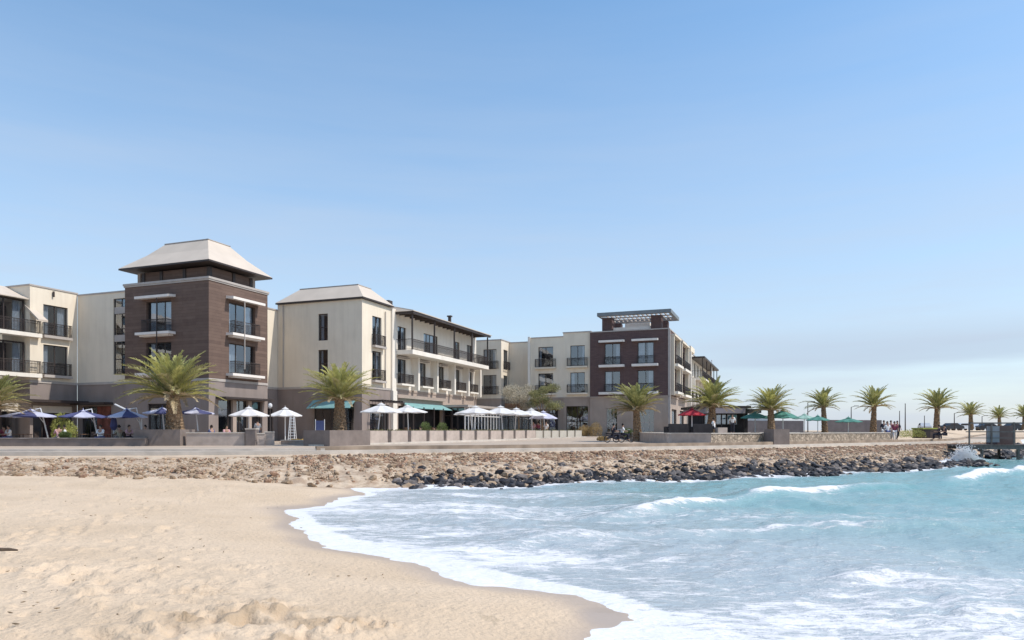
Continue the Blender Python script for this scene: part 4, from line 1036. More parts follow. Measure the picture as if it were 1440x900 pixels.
def shrub(x, y, z, h, r_, seed, m, label, n=900, name='shrub', group=None):
    rr = random.Random(seed); mb = MB()
    for i in range(n):
        a = rr.uniform(0, 6.283); q = r_*rr.random()**.5; zz = h*rr.random()**.8*(1-.4*(q/r_)**2); p = Vector((math.cos(a)*q, math.sin(a)*q, zz))
        d = Vector((math.cos(a)*.4+rr.gauss(0, .4), math.sin(a)*.4+rr.gauss(0, .4), rr.uniform(.2, 1))).normalized()*rr.uniform(.07, .16); b = d.orthogonal().normalized()*.022
        mb.quad(tuple(p-b), tuple(p+b), tuple(p+d+b*.3), tuple(p+d-b*.3))
    for k in range(5): mb.tube([(0, 0, 0), (rr.uniform(-r_, r_)*.5, rr.uniform(-r_, r_)*.5, h*.7)], [.02, .008], 4)
    o = mb.build(name, m, loc=(x, y, z)); return tag(o, label, 'shrub', group)
GRN = mat('shrub_green', (.12, .16, .05), .7, var=.3, leaf=.25); OCH = mat('shrub_ochre', (.33, .23, .10), .8, var=.25, leaf=.2); YG = mat('shrub_yellow', (.42, .42, .12), .7, var=.2, leaf=.3)
shrub(P(86,47.5), 47.5, 0, 2.2, .55, 31, YG, 'tall yellow green shrub between the navy umbrellas at left', 1600)
shrub(P(98,46.5), 46.5, 0, 1.6, .45, 32, YG, 'shorter yellow green shrub beside the tall one at left')
shrub(P(823,79), 79, .3, 1.3, .8, 33, OCH, 'ochre bush at the foot of the beige wing', 1200)
shrub(P(838,78.5), 78.5, .3, 1.6, .7, 34, OCH, 'taller ochre bush left of the plum tower entrance', 1200)
shrub(P(883,66), 66, .3, .9, .6, 35, GRN, 'small green bush at the foot of the palm before the plum tower')
shrub(P(848,60), 60, .1, .35, .5, 36, OCH, 'tuft of dry growth on the promenade near the riders')
shrub(P(1283,66), 66, .3, .8, 1.1, 37, YG, 'yellow green hedge clump above the ramp at right', 1200)
shrub(P(92,44.9), 44.9, .5, .35, .3, 38, GRN, 'small plant on the long low dark wall')

# ---------------------------------------------------------------- umbrellas
def umbrella(x, y, z, r_, top, edge, mats_, label, lean=0, group=None, vent=True, cant=False, rz=0, tilt=0, sides=8):
    """mats_: one or two canvas materials for alternate gores"""
    u = empty('umbrella', (x, y, z), label, 'umbrella', rz, group)
    mb = MB(); n = sides
    for k in range(n):
        a0, a1 = 2*math.pi*k/n, 2*math.pi*(k+1)/n; am = (a0+a1)/2; m = k % len(mats_)
        rings = []
        for q, s in ((.0, 0), (.35, .30), (.7, .66), (1, 1)):
            zz = top-(top-edge)*s; row = []
            for a in (a0, am, a1):
                rad = r_*q*(1 if a != am else math.cos(math.pi/n)*.97); row.append((math.cos(a)*rad, math.sin(a)*rad, zz-(.05*q if a == am else 0)))
            rings.append(row)
        for A, C in zip(rings[:-1], rings[1:]):
            for j in range(2): mb.quad(A[j], A[j+1], C[j+1], C[j], m)
        C = rings[-1]
        for j in range(2): mb.quad(C[j], C[j+1], (C[j+1][0]*1.0, C[j+1][1], C[j+1][2]-.05), (C[j][0], C[j][1], C[j][2]-.05), m)
    c = mb.build('canopy', mats_, u)
    if vent:
        v = MB()
        for k in range(n):
            a0, a1 = 2*math.pi*k/n, 2*math.pi*(k+1)/n
            v.quad((0, 0, top+.12), (0, 0, top+.12), (math.cos(a1)*r_*.22, math.sin(a1)*r_*.22, top-.03), (math.cos(a0)*r_*.22, math.sin(a0)*r_*.22, top-.03), k % len(mats_))
        v.tube([(0, 0, top+.05), (0, 0, top+.22)], [.03, .015], 6, 0)
        v.build('vent_cap', mats_, c)
    p = MB()
    if cant:
        s = lean
        p.tube([(s*1.15, .35, .05), (s*.78, .2, edge-.1), (s*.62, .15, top+.15), (0, 0, top+.02)], [.045]*4, 8)
        p.tube([(s*.95, .25, 1.3), (s*.35, .08, top-.15)], .025, 6)
    else:
        p.tube([(lean, 0, .05), (0, 0, top)], .045, 8)
    p.build('pole', POLE, u)
    rb = MB()
    for k in range(n):
        a = 2*math.pi*k/n; rb.tube([(0, 0, top-.03), (math.cos(a)*r_*.98, math.sin(a)*r_*.98, edge-.02)], .012, 4); rb.tube([(0, 0, edge+.02), (math.cos(a)*r_*.5, math.sin(a)*r_*.5, (top+edge)/2-.02)], .01, 4)
    rb.build('rib', POLE, u)
    b = MB(); bx = lean*1.15 if cant else lean; b.box(bx-.35, bx+.35, -.35+(.35 if cant else 0), .35+(.35 if cant else 0), 0, .07); b.build('base', DCONC, u)
    return u
NB = [CANB, CANL]; gb = 'navy and white umbrellas on the left terrace'; gw = 'white umbrellas on the hotel terrace'; gg = 'green umbrellas on the raised terrace'
umbrella(P(43,47), 47, 0, 1.72, 2.3, 1.93, NB, 'leftmost navy and white umbrella, with white slanted pole', .9, gb, cant=True)
umbrella(P(117,48.5), 48.5, 0, 1.6, 2.3, 1.92, [CANL, CANB], 'navy and white umbrella just right of the tall yellow green shrub', .75, gb, cant=True, rz=.2)
umbrella(P(178,47.5), 47.5, 0, 1.3, 2.35, 1.9, NB, 'navy and white umbrella under crossed white arms', .9, gb, cant=True, rz=.3)
umbrella(P(228,49.5), 49.5, 0, 1.35, 2.5, 2.2, NB, 'navy and white umbrella partly hidden left of the big palm trunk', .2, gb, rz=.1)
umbrella(P(275,49.5), 49.5, 0, 1.25, 2.5, 2.2, NB, 'navy and white umbrella right of the big palm trunk', .25, gb, rz=.6)
# folded umbrella arm rising over the third one
fa = empty('umbrella_stand', (P(199,47.8), 47.8, 0), 'bare white umbrella stand, its raised arm crossing over its neighbour', 'umbrella stand')
fb = MB(); fb.tube([(0, 0, 0), (0, 0, 1.9)], .045, 8); fb.build('pole', POLE, fa)
fb = MB(); fb.tube([(0, 0, 1.88), (-1.9, .2, 2.75)], .06, 6); fb.build('arm', POLE, fa)
fu = empty('closed_umbrella', (P(160,47.4), 47.4, 0), 'closed navy and white umbrella hanging beside the crossed white arms', 'umbrella', 0, gb)
fb = MB(); fb.tube([(0, 0, 1.0), (0, 0, 1.25), (0, 0, 1.7), (0, 0, 2.05)], [.10, .24, .17, .04], 8); fb.build('folded_canvas', NB, fu)
fb = MB(); fb.tube([(0, 0, 0), (0, 0, 2.1)], .04, 6); fb.build('pole', POLE, fu)
umbrella(P(350,52), 52, 0, 1.5, 2.62, 2.08, [CANW], 'white umbrella in front of the brown tower shop windows', 0, gw)
umbrella(P(401,54), 54, 0, 1.3, 2.65, 2.12, [CANW], 'white umbrella between the tower and the teal awning', 0, gw)
umbrella(P(536,55), 55, 0, 1.65, 3.0, 2.42, [CANW], 'white umbrella nearest the front corner of the hip roofed block', .35, gw, rz=math.pi, cant=False)
umbrella(P(573,58), 58, 0, 1.65, 2.95, 2.5, [CANW], 'white umbrella left of the long teal awning', .1, gw)
umbrella(P(669,66), 66, 0, 1.92, 3.15, 2.6, [CANW], 'white umbrella first of the far cluster, its pole leaning left', -.25, gw)
umbrella(P(704,70), 70, 0, 1.85, 3.3, 2.65, [CANW], 'white umbrella with the highest peak in the far cluster', .3, gw, cant=False)
umbrella(P(726,73), 73, 0, 1.75, 3.2, 2.6, [CANW], 'white umbrella in the middle of the far cluster', -.2, gw)
umbrella(P(747,75), 75, .15, 1.7, 3.05, 2.4, [CANW], 'white umbrella second from the right in the far cluster', .15, gw)
umbrella(P(764,77), 77, .15, 1.55, 2.85, 2.15, [CANL], 'faintly lilac umbrella at the right end of the far cluster', .3, gw)
umbrella(P(660,71.5), 71.5, 0, 1.6, 3.1, 2.6, [CANW], 'white umbrella half hidden behind the first of the far cluster', .4, gw)
umbrella(P(973,63), 63, RT, 1.25, 2.15, 1.65, [CANR], 'single red umbrella beside the palm', 0)
umbrella(P(1062,72), 72, RT, 1.5, 2.1, 1.55, [CANG], 'green umbrella under the eave of the low restaurant', 0, gg)
umbrella(P(1101,71), 71, RT, 1.6, 2.3, 1.55, [CANG], 'green umbrella just right of the palm behind the dark planter', 0, gg)
umbrella(P(1131,80), 80, RT, 1.35, 2.05, 1.6, [mat('pale_green_canvas', (.36, .55, .48), .8, var=.08, leaf=.25)], 'small pale green umbrella behind the darker ones', 0, gg)
umbrella(P(1150,74), 74, RT, 1.25, 1.75, 1.35, [CANG], 'low green umbrella left of the slim palm', 0, gg)
umbrella(P(1193,76), 76, RT, 1.45, 1.6, 1.2, [CANG], 'single low green umbrella between two palms', 0, gg)

# ---------------------------------------------------------------- low restaurant, dark screens, kiosk
def local_bld(name, loc, rz, label, cat): return empty(name, loc, label, cat, rz)
r = local_bld('restaurant', (P(998,72), 72, RT), .12, 'low dark restaurant with a grey fascia behind the red umbrella', 'restaurant')
mb = MB(); mb.box(0, 4.9, 1.8, 6, 0, 2.3); mb.build('wall', ROOM, r)
mb = MB(); mb.box(-.4, 3.7, -.2, 6.4, 2.0, 2.5); mb.build('fascia', mat('mauve_fascia', (.30, .26, .27), .8, var=.06), r)
mb = MB(); mb.box(-.6, 4.6, .4, 6.6, 2.52, 2.78); mb.box(3.72, 5.8, .6, 6.6, 2.05, 2.48); mb.build('roof', DARK, r)
for k in range(4): mb = MB(); mb.box(.1+k*1.2, .2+k*1.2, .2, .3, 0, 2.0); mb.build('post', DARK, r)
mb = MB()
for k in range(3): mb.box(.2+k*1.2, 1.25+k*1.2, 1.70, 1.76, .9, 1.9)
fr = mb.build('window', POLE, r); mb = MB()
for k in range(3): mb.box(.26+k*1.2, 1.19+k*1.2, 1.66, 1.695, .96, 1.84)
mb.build('pane', GLASS, fr)
DSCR = mat('dark_screen', (.13, .115, .12), .8, var=.1)
wallstrip('screen_wall', (P(1048,84), 84), (P(1130,86), 86), RT, 2.15, .15, DSCR, 'dark windbreak wall behind the green umbrellas')
wallstrip('screen_wall', (P(1163,86), 86), (P(1240,88), 88), RT, 2.25, .15, DSCR, 'dark windbreak wall between the two slim palms')
wallstrip('hut', (P(1050,86), 86), (P(1080,86), 86), RT, 2.7, 2.5, mat('pale_hut', (.66, .68, .68), .8), 'small pale flat roofed hut behind the windbreak', DSCR, 'hut')
r = local_bld('kiosk', (P(1298,66), 66, .25), .1, 'square dark kiosk with a yellow green planted top on the headland', 'kiosk')
mb = MB(); mb.box(0, 1.55, 0, 1.5, 0, .85); mb.build('wall', mat('kiosk_brown', (.12, .085, .07), .85, var=.15), r)
mb = MB(); mb.box(-.06, 1.61, -.06, 1.56, .85, .97); mb.build('top', mat('lime_top', (.38, .40, .10), .9, var=.2, bump=.5), r)
mb = MB(); mb.box(.1, .7, -.03, -.004, .1, .8); mb.build('door', DARK, r)

# ---------------------------------------------------------------- poles and lamps
def lamp_post(xp, d, z, h, label, kind='arm', group=None):
    r = empty('lamp_post', (P(xp, d), d, z), label, 'lamp post', 0, group)
    mb = MB(); mb.tube([(0, 0, 0), (0, 0, h)], [.08, .045], 8); mb.build('post', DARK, r)
    mb = MB()
    if kind == 'arm': mb.tube([(0, 0, h-.05), (.5, 0, h+.12)], .03, 6); mb.box(.4, .95, -.08, .08, h+.08, h+.16)
    elif kind == 'ball': mb.tube([(0, 0, h), (0, 0, h+.12), (0, 0, h+.25), (0, 0, h+.34)], [.05, .14, .14, .05], 8)
    else: mb.tube([(0, 0, h), (0, 0, h+.05)], .07, 8)
    mb.build('lamp_head', DARK if kind != 'ball' else POLE, r)
lamp_post(1273, 92, .8, 3.6, 'thick dark pole right of the walking group', 'cap')
lamp_post(1265, 105, .8, 3.0, 'thin pole left of the thick dark one behind the walking group', 'cap')
lamp_post(1136, 95, RT, 4.0, 'lamp post above the pale green umbrella', 'arm')
lamp_post(1197, 92, RT, 3.3, 'lamp post rising behind the low green umbrella between palms', 'arm')
lamp_post(1342, 100, 1.0, 2.4, 'lamp post left of the palm behind the jetty start', 'arm')
lamp_post(1381, 112, 1.0, 2.2, 'short lamp post between the two palms behind the jetty', 'arm')
lamp_post(1300, 110, 1.0, 2.2, 'thin pole under the left fronds of the headland palm', 'cap')
lamp_post(380, 48.5, 0, 2.5, 'garden lamp between the two white umbrellas at the tower', 'ball')
r = empty('flagpole', (P(1001, 118), 118, .5), 'thin flagpole at the far end of the receding cream wing', 'flagpole')
mb = MB(); mb.tube([(0, 0, 0), (0, 0, 12)], [.1, .06], 6); mb.build('pole', POLE, r)
mb = MB(); mb.tube([(0, 0, 12), (0, 0, 12.15)], .12, 6); mb.build('finial', POLE, r)

# ---------------------------------------------------------------- jetty
r = empty('jetty', (P(1359,52.8), 52.8, -1.2), 'weathered timber jetty on dark piles reaching out over the surf at right', 'jetty', R(-3))
TIM = mat('weathered_timber', (.17, .145, .13), .9, var=.2, vscale=3); GREYP = mat('grey_panel', (.30, .30, .32), .8, var=.1)
mb = MB(); mb.box(0, 24, 0, 2.6, .98, 1.08)
for k in range(60): mb.box(k*.4, k*.4+.36, -.05, 2.65, 1.083, 1.12)
mb.box(0, 24, -.02, .1, .78, .978); mb.box(0, 24, 2.4, 2.5, .78, .978)
mb.build('deck', TIM, r)
for k in range(9):
    x = 1.2+k*2.6
    mb = MB(); mb.tube([(x, .15, -2), (x, .15, .98)], .11, 7); mb.tube([(x, 2.4, -2), (x, 2.4, .98)], .11, 7); mb.build('pile', TIM, r)
for k in range(14):
    x = .2+k*1.6; h = 2.25 if k in (0, 2, 4, 6) else 2.1
    mb = MB(); mb.box(x, x+.09, .02, .11, 1.12, h if k > 6 else h+.55); mb.build('rail_post', TIM, r)
mb = MB(); mb.box(0, 24, .03, .1, 2.05, 2.12); mb.box(0, 24, .03, .1, 1.6, 1.65); mb.box(.2, 10, .02, .11, 2.68, 2.78); mb.build('handrail', TIM, r)
mb = MB(); mb.box(1.6, 2.5, .2, .28, 1.3, 2.5); mb.build('screen_panel', GREYP, r); mb = MB(); mb.box(2.6, 3.9, .6, 2.0, 1.13, 2.55); mb.build('jetty_booth', mat('booth_brown', (.16, .11, .10), .85, var=.15), r)

# ---------------------------------------------------------------- cars on the headland
def car(xp, d, z, rz, m, label):
    r = empty('parked_car', (P(xp, d), d, z), label, 'car', rz, 'cars parked on the headland')
    mb = MB(); prof = [(-2.1, .35), (-2.15, .75), (-1.9, .95), (-1.3, 1.0), (-.75, 1.42), (.7, 1.45), (1.35, 1.0), (2.0, .88), (2.15, .6), (2.1, .35)]
    n = len(prof)
    for s, k in ((-.85, 1), (.85, 1)): mb.v += [(x, s*(.86 if z_ > 1.1 else 1), z_) for x, z_ in prof]
    for i in range(n): j = (i+1) % n; mb.f.append((i, j, j+n, i+n)); mb.m.append(0)
    mb.f.append(tuple(range(n))); mb.f.append(tuple(range(n, 2*n))[::-1]); mb.m += [0, 0]
    mb.build('body', m, r)
    for sy in (-1, 1):
        mb = MB(); y = sy*.80; mb.quad((-1.1, y*1.09, 1.02), (1.15, y*1.09, 1.02), (.62, y*.95, 1.38), (-.7, y*.95, 1.36)); mb.build('side_window', ROOM, r)
        for sx in (-1.35, 1.35):
            mb = MB(); mb.tube([(sx, sy*.72, .32), (sx, sy*.9, .32)], .32, 12); mb.build('wheel', DARK, r)
WCAR = mat('white_paint', (.75, .75, .75), .3, .5, var=.02); BCAR = mat('black_paint', (.03, .03, .035), .3, .5, var=.02)
SCAR = mat('silver_paint', (.45, .46, .48), .35, .5, var=.02)
for i, (xp, m, lb, a) in enumerate(((1300, SCAR, 'silver car far behind the headland palm', 1.2), (1338, BCAR, 'black car right of the headland palm', .2), (1353, WCAR, 'white car between two headland palms', .1), (1388, BCAR, 'black car under the small bushy palm', 0),
                         (1376, WCAR, 'white car right of the second headland palm', .3), (1424, BCAR, 'black car near the right edge', .1), (1439, WCAR, 'white car at the right edge', 0))):
    car(xp, 135+i*2, .95, a, m, lb)

# ---------------------------------------------------------------- people
def skinned(name, verts, edges, rad, m, parent, root=0, sub=1):
    me = bpy.data.meshes.new(name); me.from_pydata(verts, edges, []); me.materials.append(m)
    o = bpy.data.objects.new(name, me); COL.objects.link(o); o.parent = parent
    s = o.modifiers.new('skin', 'SKIN'); s.use_smooth_shade = True
    for i, sv in enumerate(me.skin_vertices[0].data):
        sv.radius = (rad[i][0], rad[i][1]) if isinstance(rad[i], tuple) else (rad[i], rad[i]); sv.use_root = (i == root)
    o.modifiers.new('sub', 'SUBSURF').levels = sub; o.modifiers['sub'].render_levels = sub
    return o
def person(x, y, z, rz, pose, top, bottom, label, hair=True, group=None, hat=None, h=1.0):
    r = empty('person', (x, y, z), label, 'person', rz, group); r.scale = (h,)*3
    rr = random.Random(int(x*37+y*11)); a = rr.uniform(.12, .3)
    if pose == 'walk':
        J = dict(pel=(0,0,.95), wai=(0,0,1.1), che=(0,0,1.32), nec=(0,0,1.5), hd=(0,.01,1.62), top=(0,.01,1.72), hl=(.1,0,.9), kl=(.11,a,.5), al=(.11,a*.3,.09), tl=(.11,a*.3+.17,.04),
                 hr=(-.1,0,.9), kr=(-.11,-.02,.5), ar=(-.11,-a*1.6,.12), tr=(-.11,-a*1.6+.16,.05), sl=(.19,0,1.42), el=(.24,-.12,1.15), wl=(.24,.02,.92), fl=(.24,.06,.84), sr=(-.19,0,1.42), er=(-.24,.1,1.16), wr=(-.24,.24,.96), fr=(-.24,.29,.89))
    elif pose == 'stand':
        J = dict(pel=(0,0,.95), wai=(0,0,1.1), che=(0,0,1.32), nec=(0,0,1.5), hd=(0,.01,1.62), top=(0,.01,1.72), hl=(.1,0,.9), kl=(.11,.02,.5), al=(.12,0,.09), tl=(.14,.17,.04),
                 hr=(-.1,0,.9), kr=(-.11,.02,.5), ar=(-.12,0,.09), tr=(-.14,.17,.04), sl=(.19,0,1.42), el=(.26,-.03,1.14), wl=(.26,.05,.9), fl=(.26,.07,.82), sr=(-.19,0,1.42), er=(-.26,.0,1.14), wr=(-.2,.2,1.0), fr=(-.17,.26,.98))
    else:
        J = dict(pel=(0,0,.52), wai=(0,.01,.67), che=(0,.03,.9), nec=(0,.04,1.08), hd=(0,.07,1.2), top=(0,.07,1.3), hl=(.1,.05,.5), kl=(.13,.45,.5), al=(.13,.43,.09), tl=(.13,.6,.04),
                 hr=(-.1,.05,.5), kr=(-.13,.45,.5), ar=(-.13,.43,.09), tr=(-.13,.6,.04), sl=(.19,.03,1.0), el=(.24,.12,.76), wl=(.2,.34,.74), fl=(.18,.42,.73), sr=(-.19,.03,1.0), er=(-.24,.12,.76), wr=(-.2,.34,.74), fr=(-.18,.42,.73))
    K = list(J); I = {k: i for i, k in enumerate(K)}
    rad = dict(pel=(.15,.11), wai=(.13,.095), che=(.15,.105), nec=.055, hd=(.085,.1), top=.06, hl=.085, kl=.058, al=.042, tl=.035, hr=.085, kr=.058, ar=.042, tr=.035, sl=.06, el=.042, wl=.028, fl=.035, sr=.06, er=.042, wr=.028, fr=.035)
    E = [('pel','wai'),('wai','che'),('che','nec'),('nec','hd'),('hd','top'),('pel','hl'),('hl','kl'),('kl','al'),('al','tl'),('pel','hr'),('hr','kr'),('kr','ar'),('ar','tr'),('che','sl'),('sl','el'),('el','wl'),('wl','fl'),('che','sr'),('sr','er'),('er','wr'),('wr','fr')]
    skinned('body', [J[k] for k in K], [(I[a], I[b]) for a, b in E], [rad[k] for k in K], SKIN, r)
    def sub_(keys, grow, m, nm, trim={}):
        ks = list(keys); ii = {k: i for i, k in enumerate(ks)}; ee = [(ii[a], ii[b]) for a, b in E if a in ii and b in ii]
        rd = []
        for k in ks:
            q = rad[k]; rd.append((q[0]+grow, q[1]+grow) if isinstance(q, tuple) else q+grow)
        skinned(nm, [J[k] for k in ks], ee, rd, m, r)
    sub_(('wai', 'che', 'pel', 'sl', 'el', 'sr', 'er'), .022, top, 'shirt')
    sub_(('pel', 'hl', 'kl', 'al', 'hr', 'kr', 'ar'), .018, bottom, 'trousers')
    hd = Vector(J['top']); mb = MB(); mb.tube([hd+Vector((0, -.03, -.13)), hd+Vector((0, -.035, -.04)), hd+Vector((0, -.02, .03)), hd+Vector((0, 0, .05))], [.07, .105, .085, .03], 9)
    mb.build('hat' if hat else 'hair', hat or HAIR, r, smooth=True)
    return r
WS = mat('white_cloth', (.74, .73, .72), .9, var=.05); DS = mat('dark_cloth', (.035, .035, .05), .9); RS = mat('maroon_cloth', (.25, .06, .09), .9); PS = mat('pink_cloth', (.55, .32, .34), .9)
BS = mat('blue_cloth', (.08, .10, .22), .9); GS = mat('grey_cloth', (.25, .25, .26), .9); TS = mat('tan_cloth', (.42, .34, .24), .9)
wg = 'group walking by the retaining wall'
for xp, d, t_, b_, lb, rz_ in ((1243, 63, DS, WS, 'person in a dark top and white trousers at the left of the walking group', 2.8), (1248, 61.5, WS, BS, 'person in a white shirt and blue jeans nearest in the walking group', 3.3), (1253, 63.5, PS, GS, 'person in a pink top inside the walking group', 3.0),
                       (1258, 62, RS, WS, 'person in a maroon top and white trousers at the right of the walking group', 2.9), (1262, 66, DS, DS, 'person all in black behind the walking group', 3.1)):
    person(P(xp, d), d, .0 if d < 63 else .1, rz_, 'walk', t_, b_, lb, group=wg)
person(P(1321,64), 64, .15, 1.2, 'sit', DS, DS, 'person in black seated by the square kiosk, the left of two')
person(P(1329,63), 63, .15, 1.6, 'sit', DS, DS, 'person in black seated by the square kiosk, the right of two')
for xp, d, z, rz_, po, t_, b_, lb in (
    (6, 46.5, 0, 1.5, 'sit', RS, DS, 'seated person in maroon at the left edge of the terrace'), (13, 46, 0, 2.6, 'sit', WS, BS, 'seated person in white near the left edge of the terrace'),
    (83, 46.5, 0, .9, 'sit', PS, GS, 'seated person in pink below the tall yellow green shrub'), (92, 46.2, 0, 2.2, 'sit', WS, TS, 'seated person in white right of the one in pink'),
    (142, 46.2, 0, 3.0, 'sit', WS, BS, 'seated person in white between the second and third navy umbrella'), (168, 47, 0, 1.1, 'sit', TS, GS, 'seated person in tan under the crossed white arms'),
    (181, 47.2, 0, 4.2, 'sit', PS, DS, 'seated person in pink under the crossed white arms'), (205, 46.8, 0, 2.9, 'sit', DS, DS, 'seated person in black left of the palm planter'),
    (298, 48, 0, 1.2, 'sit', BS, DS, 'seated person in blue behind the low wall right of the big palm'), (318, 48.5, 0, 4.0, 'sit', PS, GS, 'seated person in pink behind the low wall right of the big palm'),
    (750, 76, .2, 2.6, 'stand', PS, GS, 'standing person in pink under the far white umbrellas'), (757, 77, .2, .6, 'stand', RS, DS, 'standing person in maroon under the far white umbrellas'), (768, 78.5, .2, 3.0, 'stand', WS, TS, 'standing person in white at the end of the umbrella cluster'),
    (1030, 66, RT, 3.0, 'stand', WS, DS, 'person in white standing right of the red umbrella palm'), (1004, 60, RT, 1.0, 'sit', WS, DS, 'person in white seated at the foot of the palm by the red umbrella'),
    (362, 50, 0, 1.0, 'stand', GS, DS, 'person in grey standing by the white umbrella at the tower'), (592, 61, 0, 2.0, 'sit', BS, DS, 'person in blue seated under the long teal awning'), (611, 63, 0, 2.0, 'sit', RS, DS, 'person in maroon seated under the long teal awning')):
    person(P(xp, d), d, z, rz_, po, t_, b_, lb)

# riders: two mopeds by the plum tower
def moped(xp, d, z, rz, label):
    r = empty('moped', (P(xp, d), d, z), label, 'moped', rz, 'mopeds on the promenade')
    for sx in (-.6, .6):
        mb = MB()
        for k in range(16): a = k*math.pi/8; b = a+math.pi/8; mb.tube([(sx+.25*math.cos(a), 0, .29+.25*math.sin(a)), (sx+.25*math.cos(b), 0, .29+.25*math.sin(b))], .04, 5, cap=False)
        mb.build('wheel', DARK, r)
    mb = MB(); mb.tube([(-.6, 0, .35), (-.2, 0, .5), (.15, 0, .3), (.45, 0, .6), (.42, 0, 1.0)], [.06, .14, .1, .09, .05], 8); mb.build('frame', DS, r)
    mb = MB(); mb.box(-.65, .05, -.13, .13, .66, .78); mb.build('seat', ROOM, r)
    mb = MB(); mb.tube([(.42, -.3, 1.02), (.4, 0, 1.0), (.42, .3, 1.02)], .02, 6); mb.build('handlebar', POLE, r)
moped(864, 55, .03, .3, 'dark moped left of the other on the promenade before the plum tower'); moped(877, 56, .03, .1, 'dark moped right of the other on the promenade before the plum tower')
person(P(862,55), 55, .18, -1.3, 'sit', DS, DS, 'rider in black on the left moped'); person(P(875,56), 56, .18, -1.5, 'sit', WS, DS, 'rider in white on the right moped')

# ---------------------------------------------------------------- tables, chairs, small terrace things
def table(x, y, z, label, group, wood=WOOD, rz=0):
    r = empty('table', (x, y, z), label, 'table', rz, group)
    mb = MB(); mb.box(-.45, .45, -.45, .45, .71, .75); mb.build('table_top', wood, r)
    for sx in (-.38, .38):
        for sy in (-.38, .38): mb = MB(); mb.tube([(sx, sy, 0), (sx, sy, .71)], .025, 6); mb.build('leg', DARK, r)
    return r
def chair(x, y, z, rz, label, group, m=DARK):
    r = empty('chair', (x, y, z), label, 'chair', rz, group)
    mb = MB(); mb.box(-.23, .23, -.23, .23, .42, .46); mb.build('seat', m, r)
    mb = MB(); mb.box(-.23, .23, -.27, -.235, .46, .9); mb.build('backrest', m, r)
    for sx in (-.2, .2):
        for sy in (-.2, .2): mb = MB(); mb.tube([(sx, sy, 0), (sx, sy, .42)], .02, 5); mb.build('leg', DARK, r)
    return r
tabs = [(30, 46.7, 'wooden terrace table'), (110, 47, ''), (155, 47.3, ''), (192, 47.5, ''), (300, 49.3, ''), (345, 51, ''), (530, 54.5, ''), (575, 57.5, ''), (668, 66, ''), (705, 70, ''), (745, 75, '')]
where = ['under the leftmost navy umbrella', 'under the umbrella right of the tall shrub', 'beside the closed navy umbrella', 'left of the big palm planter', 'behind the low wall right of the big palm', 'under the white umbrella at the tower',
         'under the white umbrella nearest the hip roofed block', 'under the umbrella left of the long teal awning', 'under the first umbrella of the far cluster', 'under the highest umbrella of the far cluster', 'under the second last umbrella of the far cluster']
for (xp, d, _), wh in zip(tabs, where):
    x = P(xp, d); table(x, d, 0, 'wooden cafe table '+wh, 'cafe tables on the terrace')
    for k, (dx, a, sd_) in enumerate(((-.75, -math.pi/2, 'left'), (.75, math.pi/2, 'right'))):
        chair(x+dx, d, 0, a, '%s dark chair of the pair %s' % (sd_, wh), 'cafe chairs on the terrace')
# lounge sofas by the red umbrella
for xp, d, lb in ((951, 58, 'black wicker lounge sofa left of the red umbrella pole'), (985, 58.5, 'black wicker lounge sofa right of the red umbrella pole')):
    r = empty('sofa', (P(xp, d), d, RT), lb, 'sofa', .1, 'wicker sofas by the red umbrella')
    mb = MB(); mb.box(-.75, .75, -.4, .4, 0, .38); mb.build('seat', ROOM, r); mb = MB(); mb.box(-.8, .8, -.52, -.405, 0, .8); mb.build('backrest', ROOM, r)
    for s in (-1, 1): mb = MB(); mb.box(min(s*.8, s*.92), max(s*.8, s*.92), -.4, .42, 0, .58); mb.build('armrest', ROOM, r)
wallstrip('low_block', (P(1010,58), 58), (P(1023,58.2), 58.2), RT, RT+.5, .5, CONC, 'pale concrete block seat right of the palm by the red umbrella', None, 'bench')
# rope-wrapped display tower and crates by the path
r = empty('display_stand', (P(411,52), 52, 0), 'tall white lattice stand under the white umbrella by the path', 'stand')
mb = MB()
for sx in (-.25, .25):
    for sy in (-.25, .25): mb.tube([(sx, sy, 0), (sx*.5, sy*.5, 2.0)], .03, 6)
mb.build('upright', POLE, r); mb = MB()
for k in range(9):
    z = .15+k*.21; s = .25-.125*z/2.0; mb.box(-s, s, -s-.01, -s+.01, z, z+.06); mb.box(-s, s, s-.01, s+.01, z, z+.06)
mb.build('rung', POLE, r)
for i, (xp, d, h) in enumerate(((414, 50.5, .42), (421, 50.2, .38), (429, 50.6, .42))):
    r = empty('crate', (P(xp, d), d, 0), 'yellow wooden crate, %s of three by the path' % ('left', 'middle', 'right')[i], 'crate', .1*i, 'wooden crates by the path')
    WC = mat('yellow_wood', (.42, .28, .10), .8, var=.15)
    mb = MB()
    for k in range(3):
        z = .02+k*.13
        mb.box(-.2, .2, -.2, -.18, z, z+.1); mb.box(-.2, .2, .18, .2, z, z+.1); mb.box(-.2, -.18, -.18, .18, z, z+.1); mb.box(.18, .2, -.18, .18, z, z+.1)
    mb.build('slats', WC, r)
    mb = MB()
    for sx in (-.175, .145):
        for sy in (-.175, .145): mb.box(sx, sx+.03, sy, sy+.03, 0, h)
    mb.build('corner_post', WC, r)
r = empty('menu_board', (P(450,52), 52, 0), 'blue and white upright menu board left of the palm planter', 'sign', .1)
mb = MB(); mb.box(-.3, .3, -.02, .02, .2, 1.7); mb.build('panel', BS, r); mb = MB(); mb.tube([(-.32, 0, 0), (-.32, 0, 1.8)], .03, 6); mb.tube([(.32, 0, 0), (.32, 0, 1.8)], .03, 6); mb.build('frame', POLE, r)
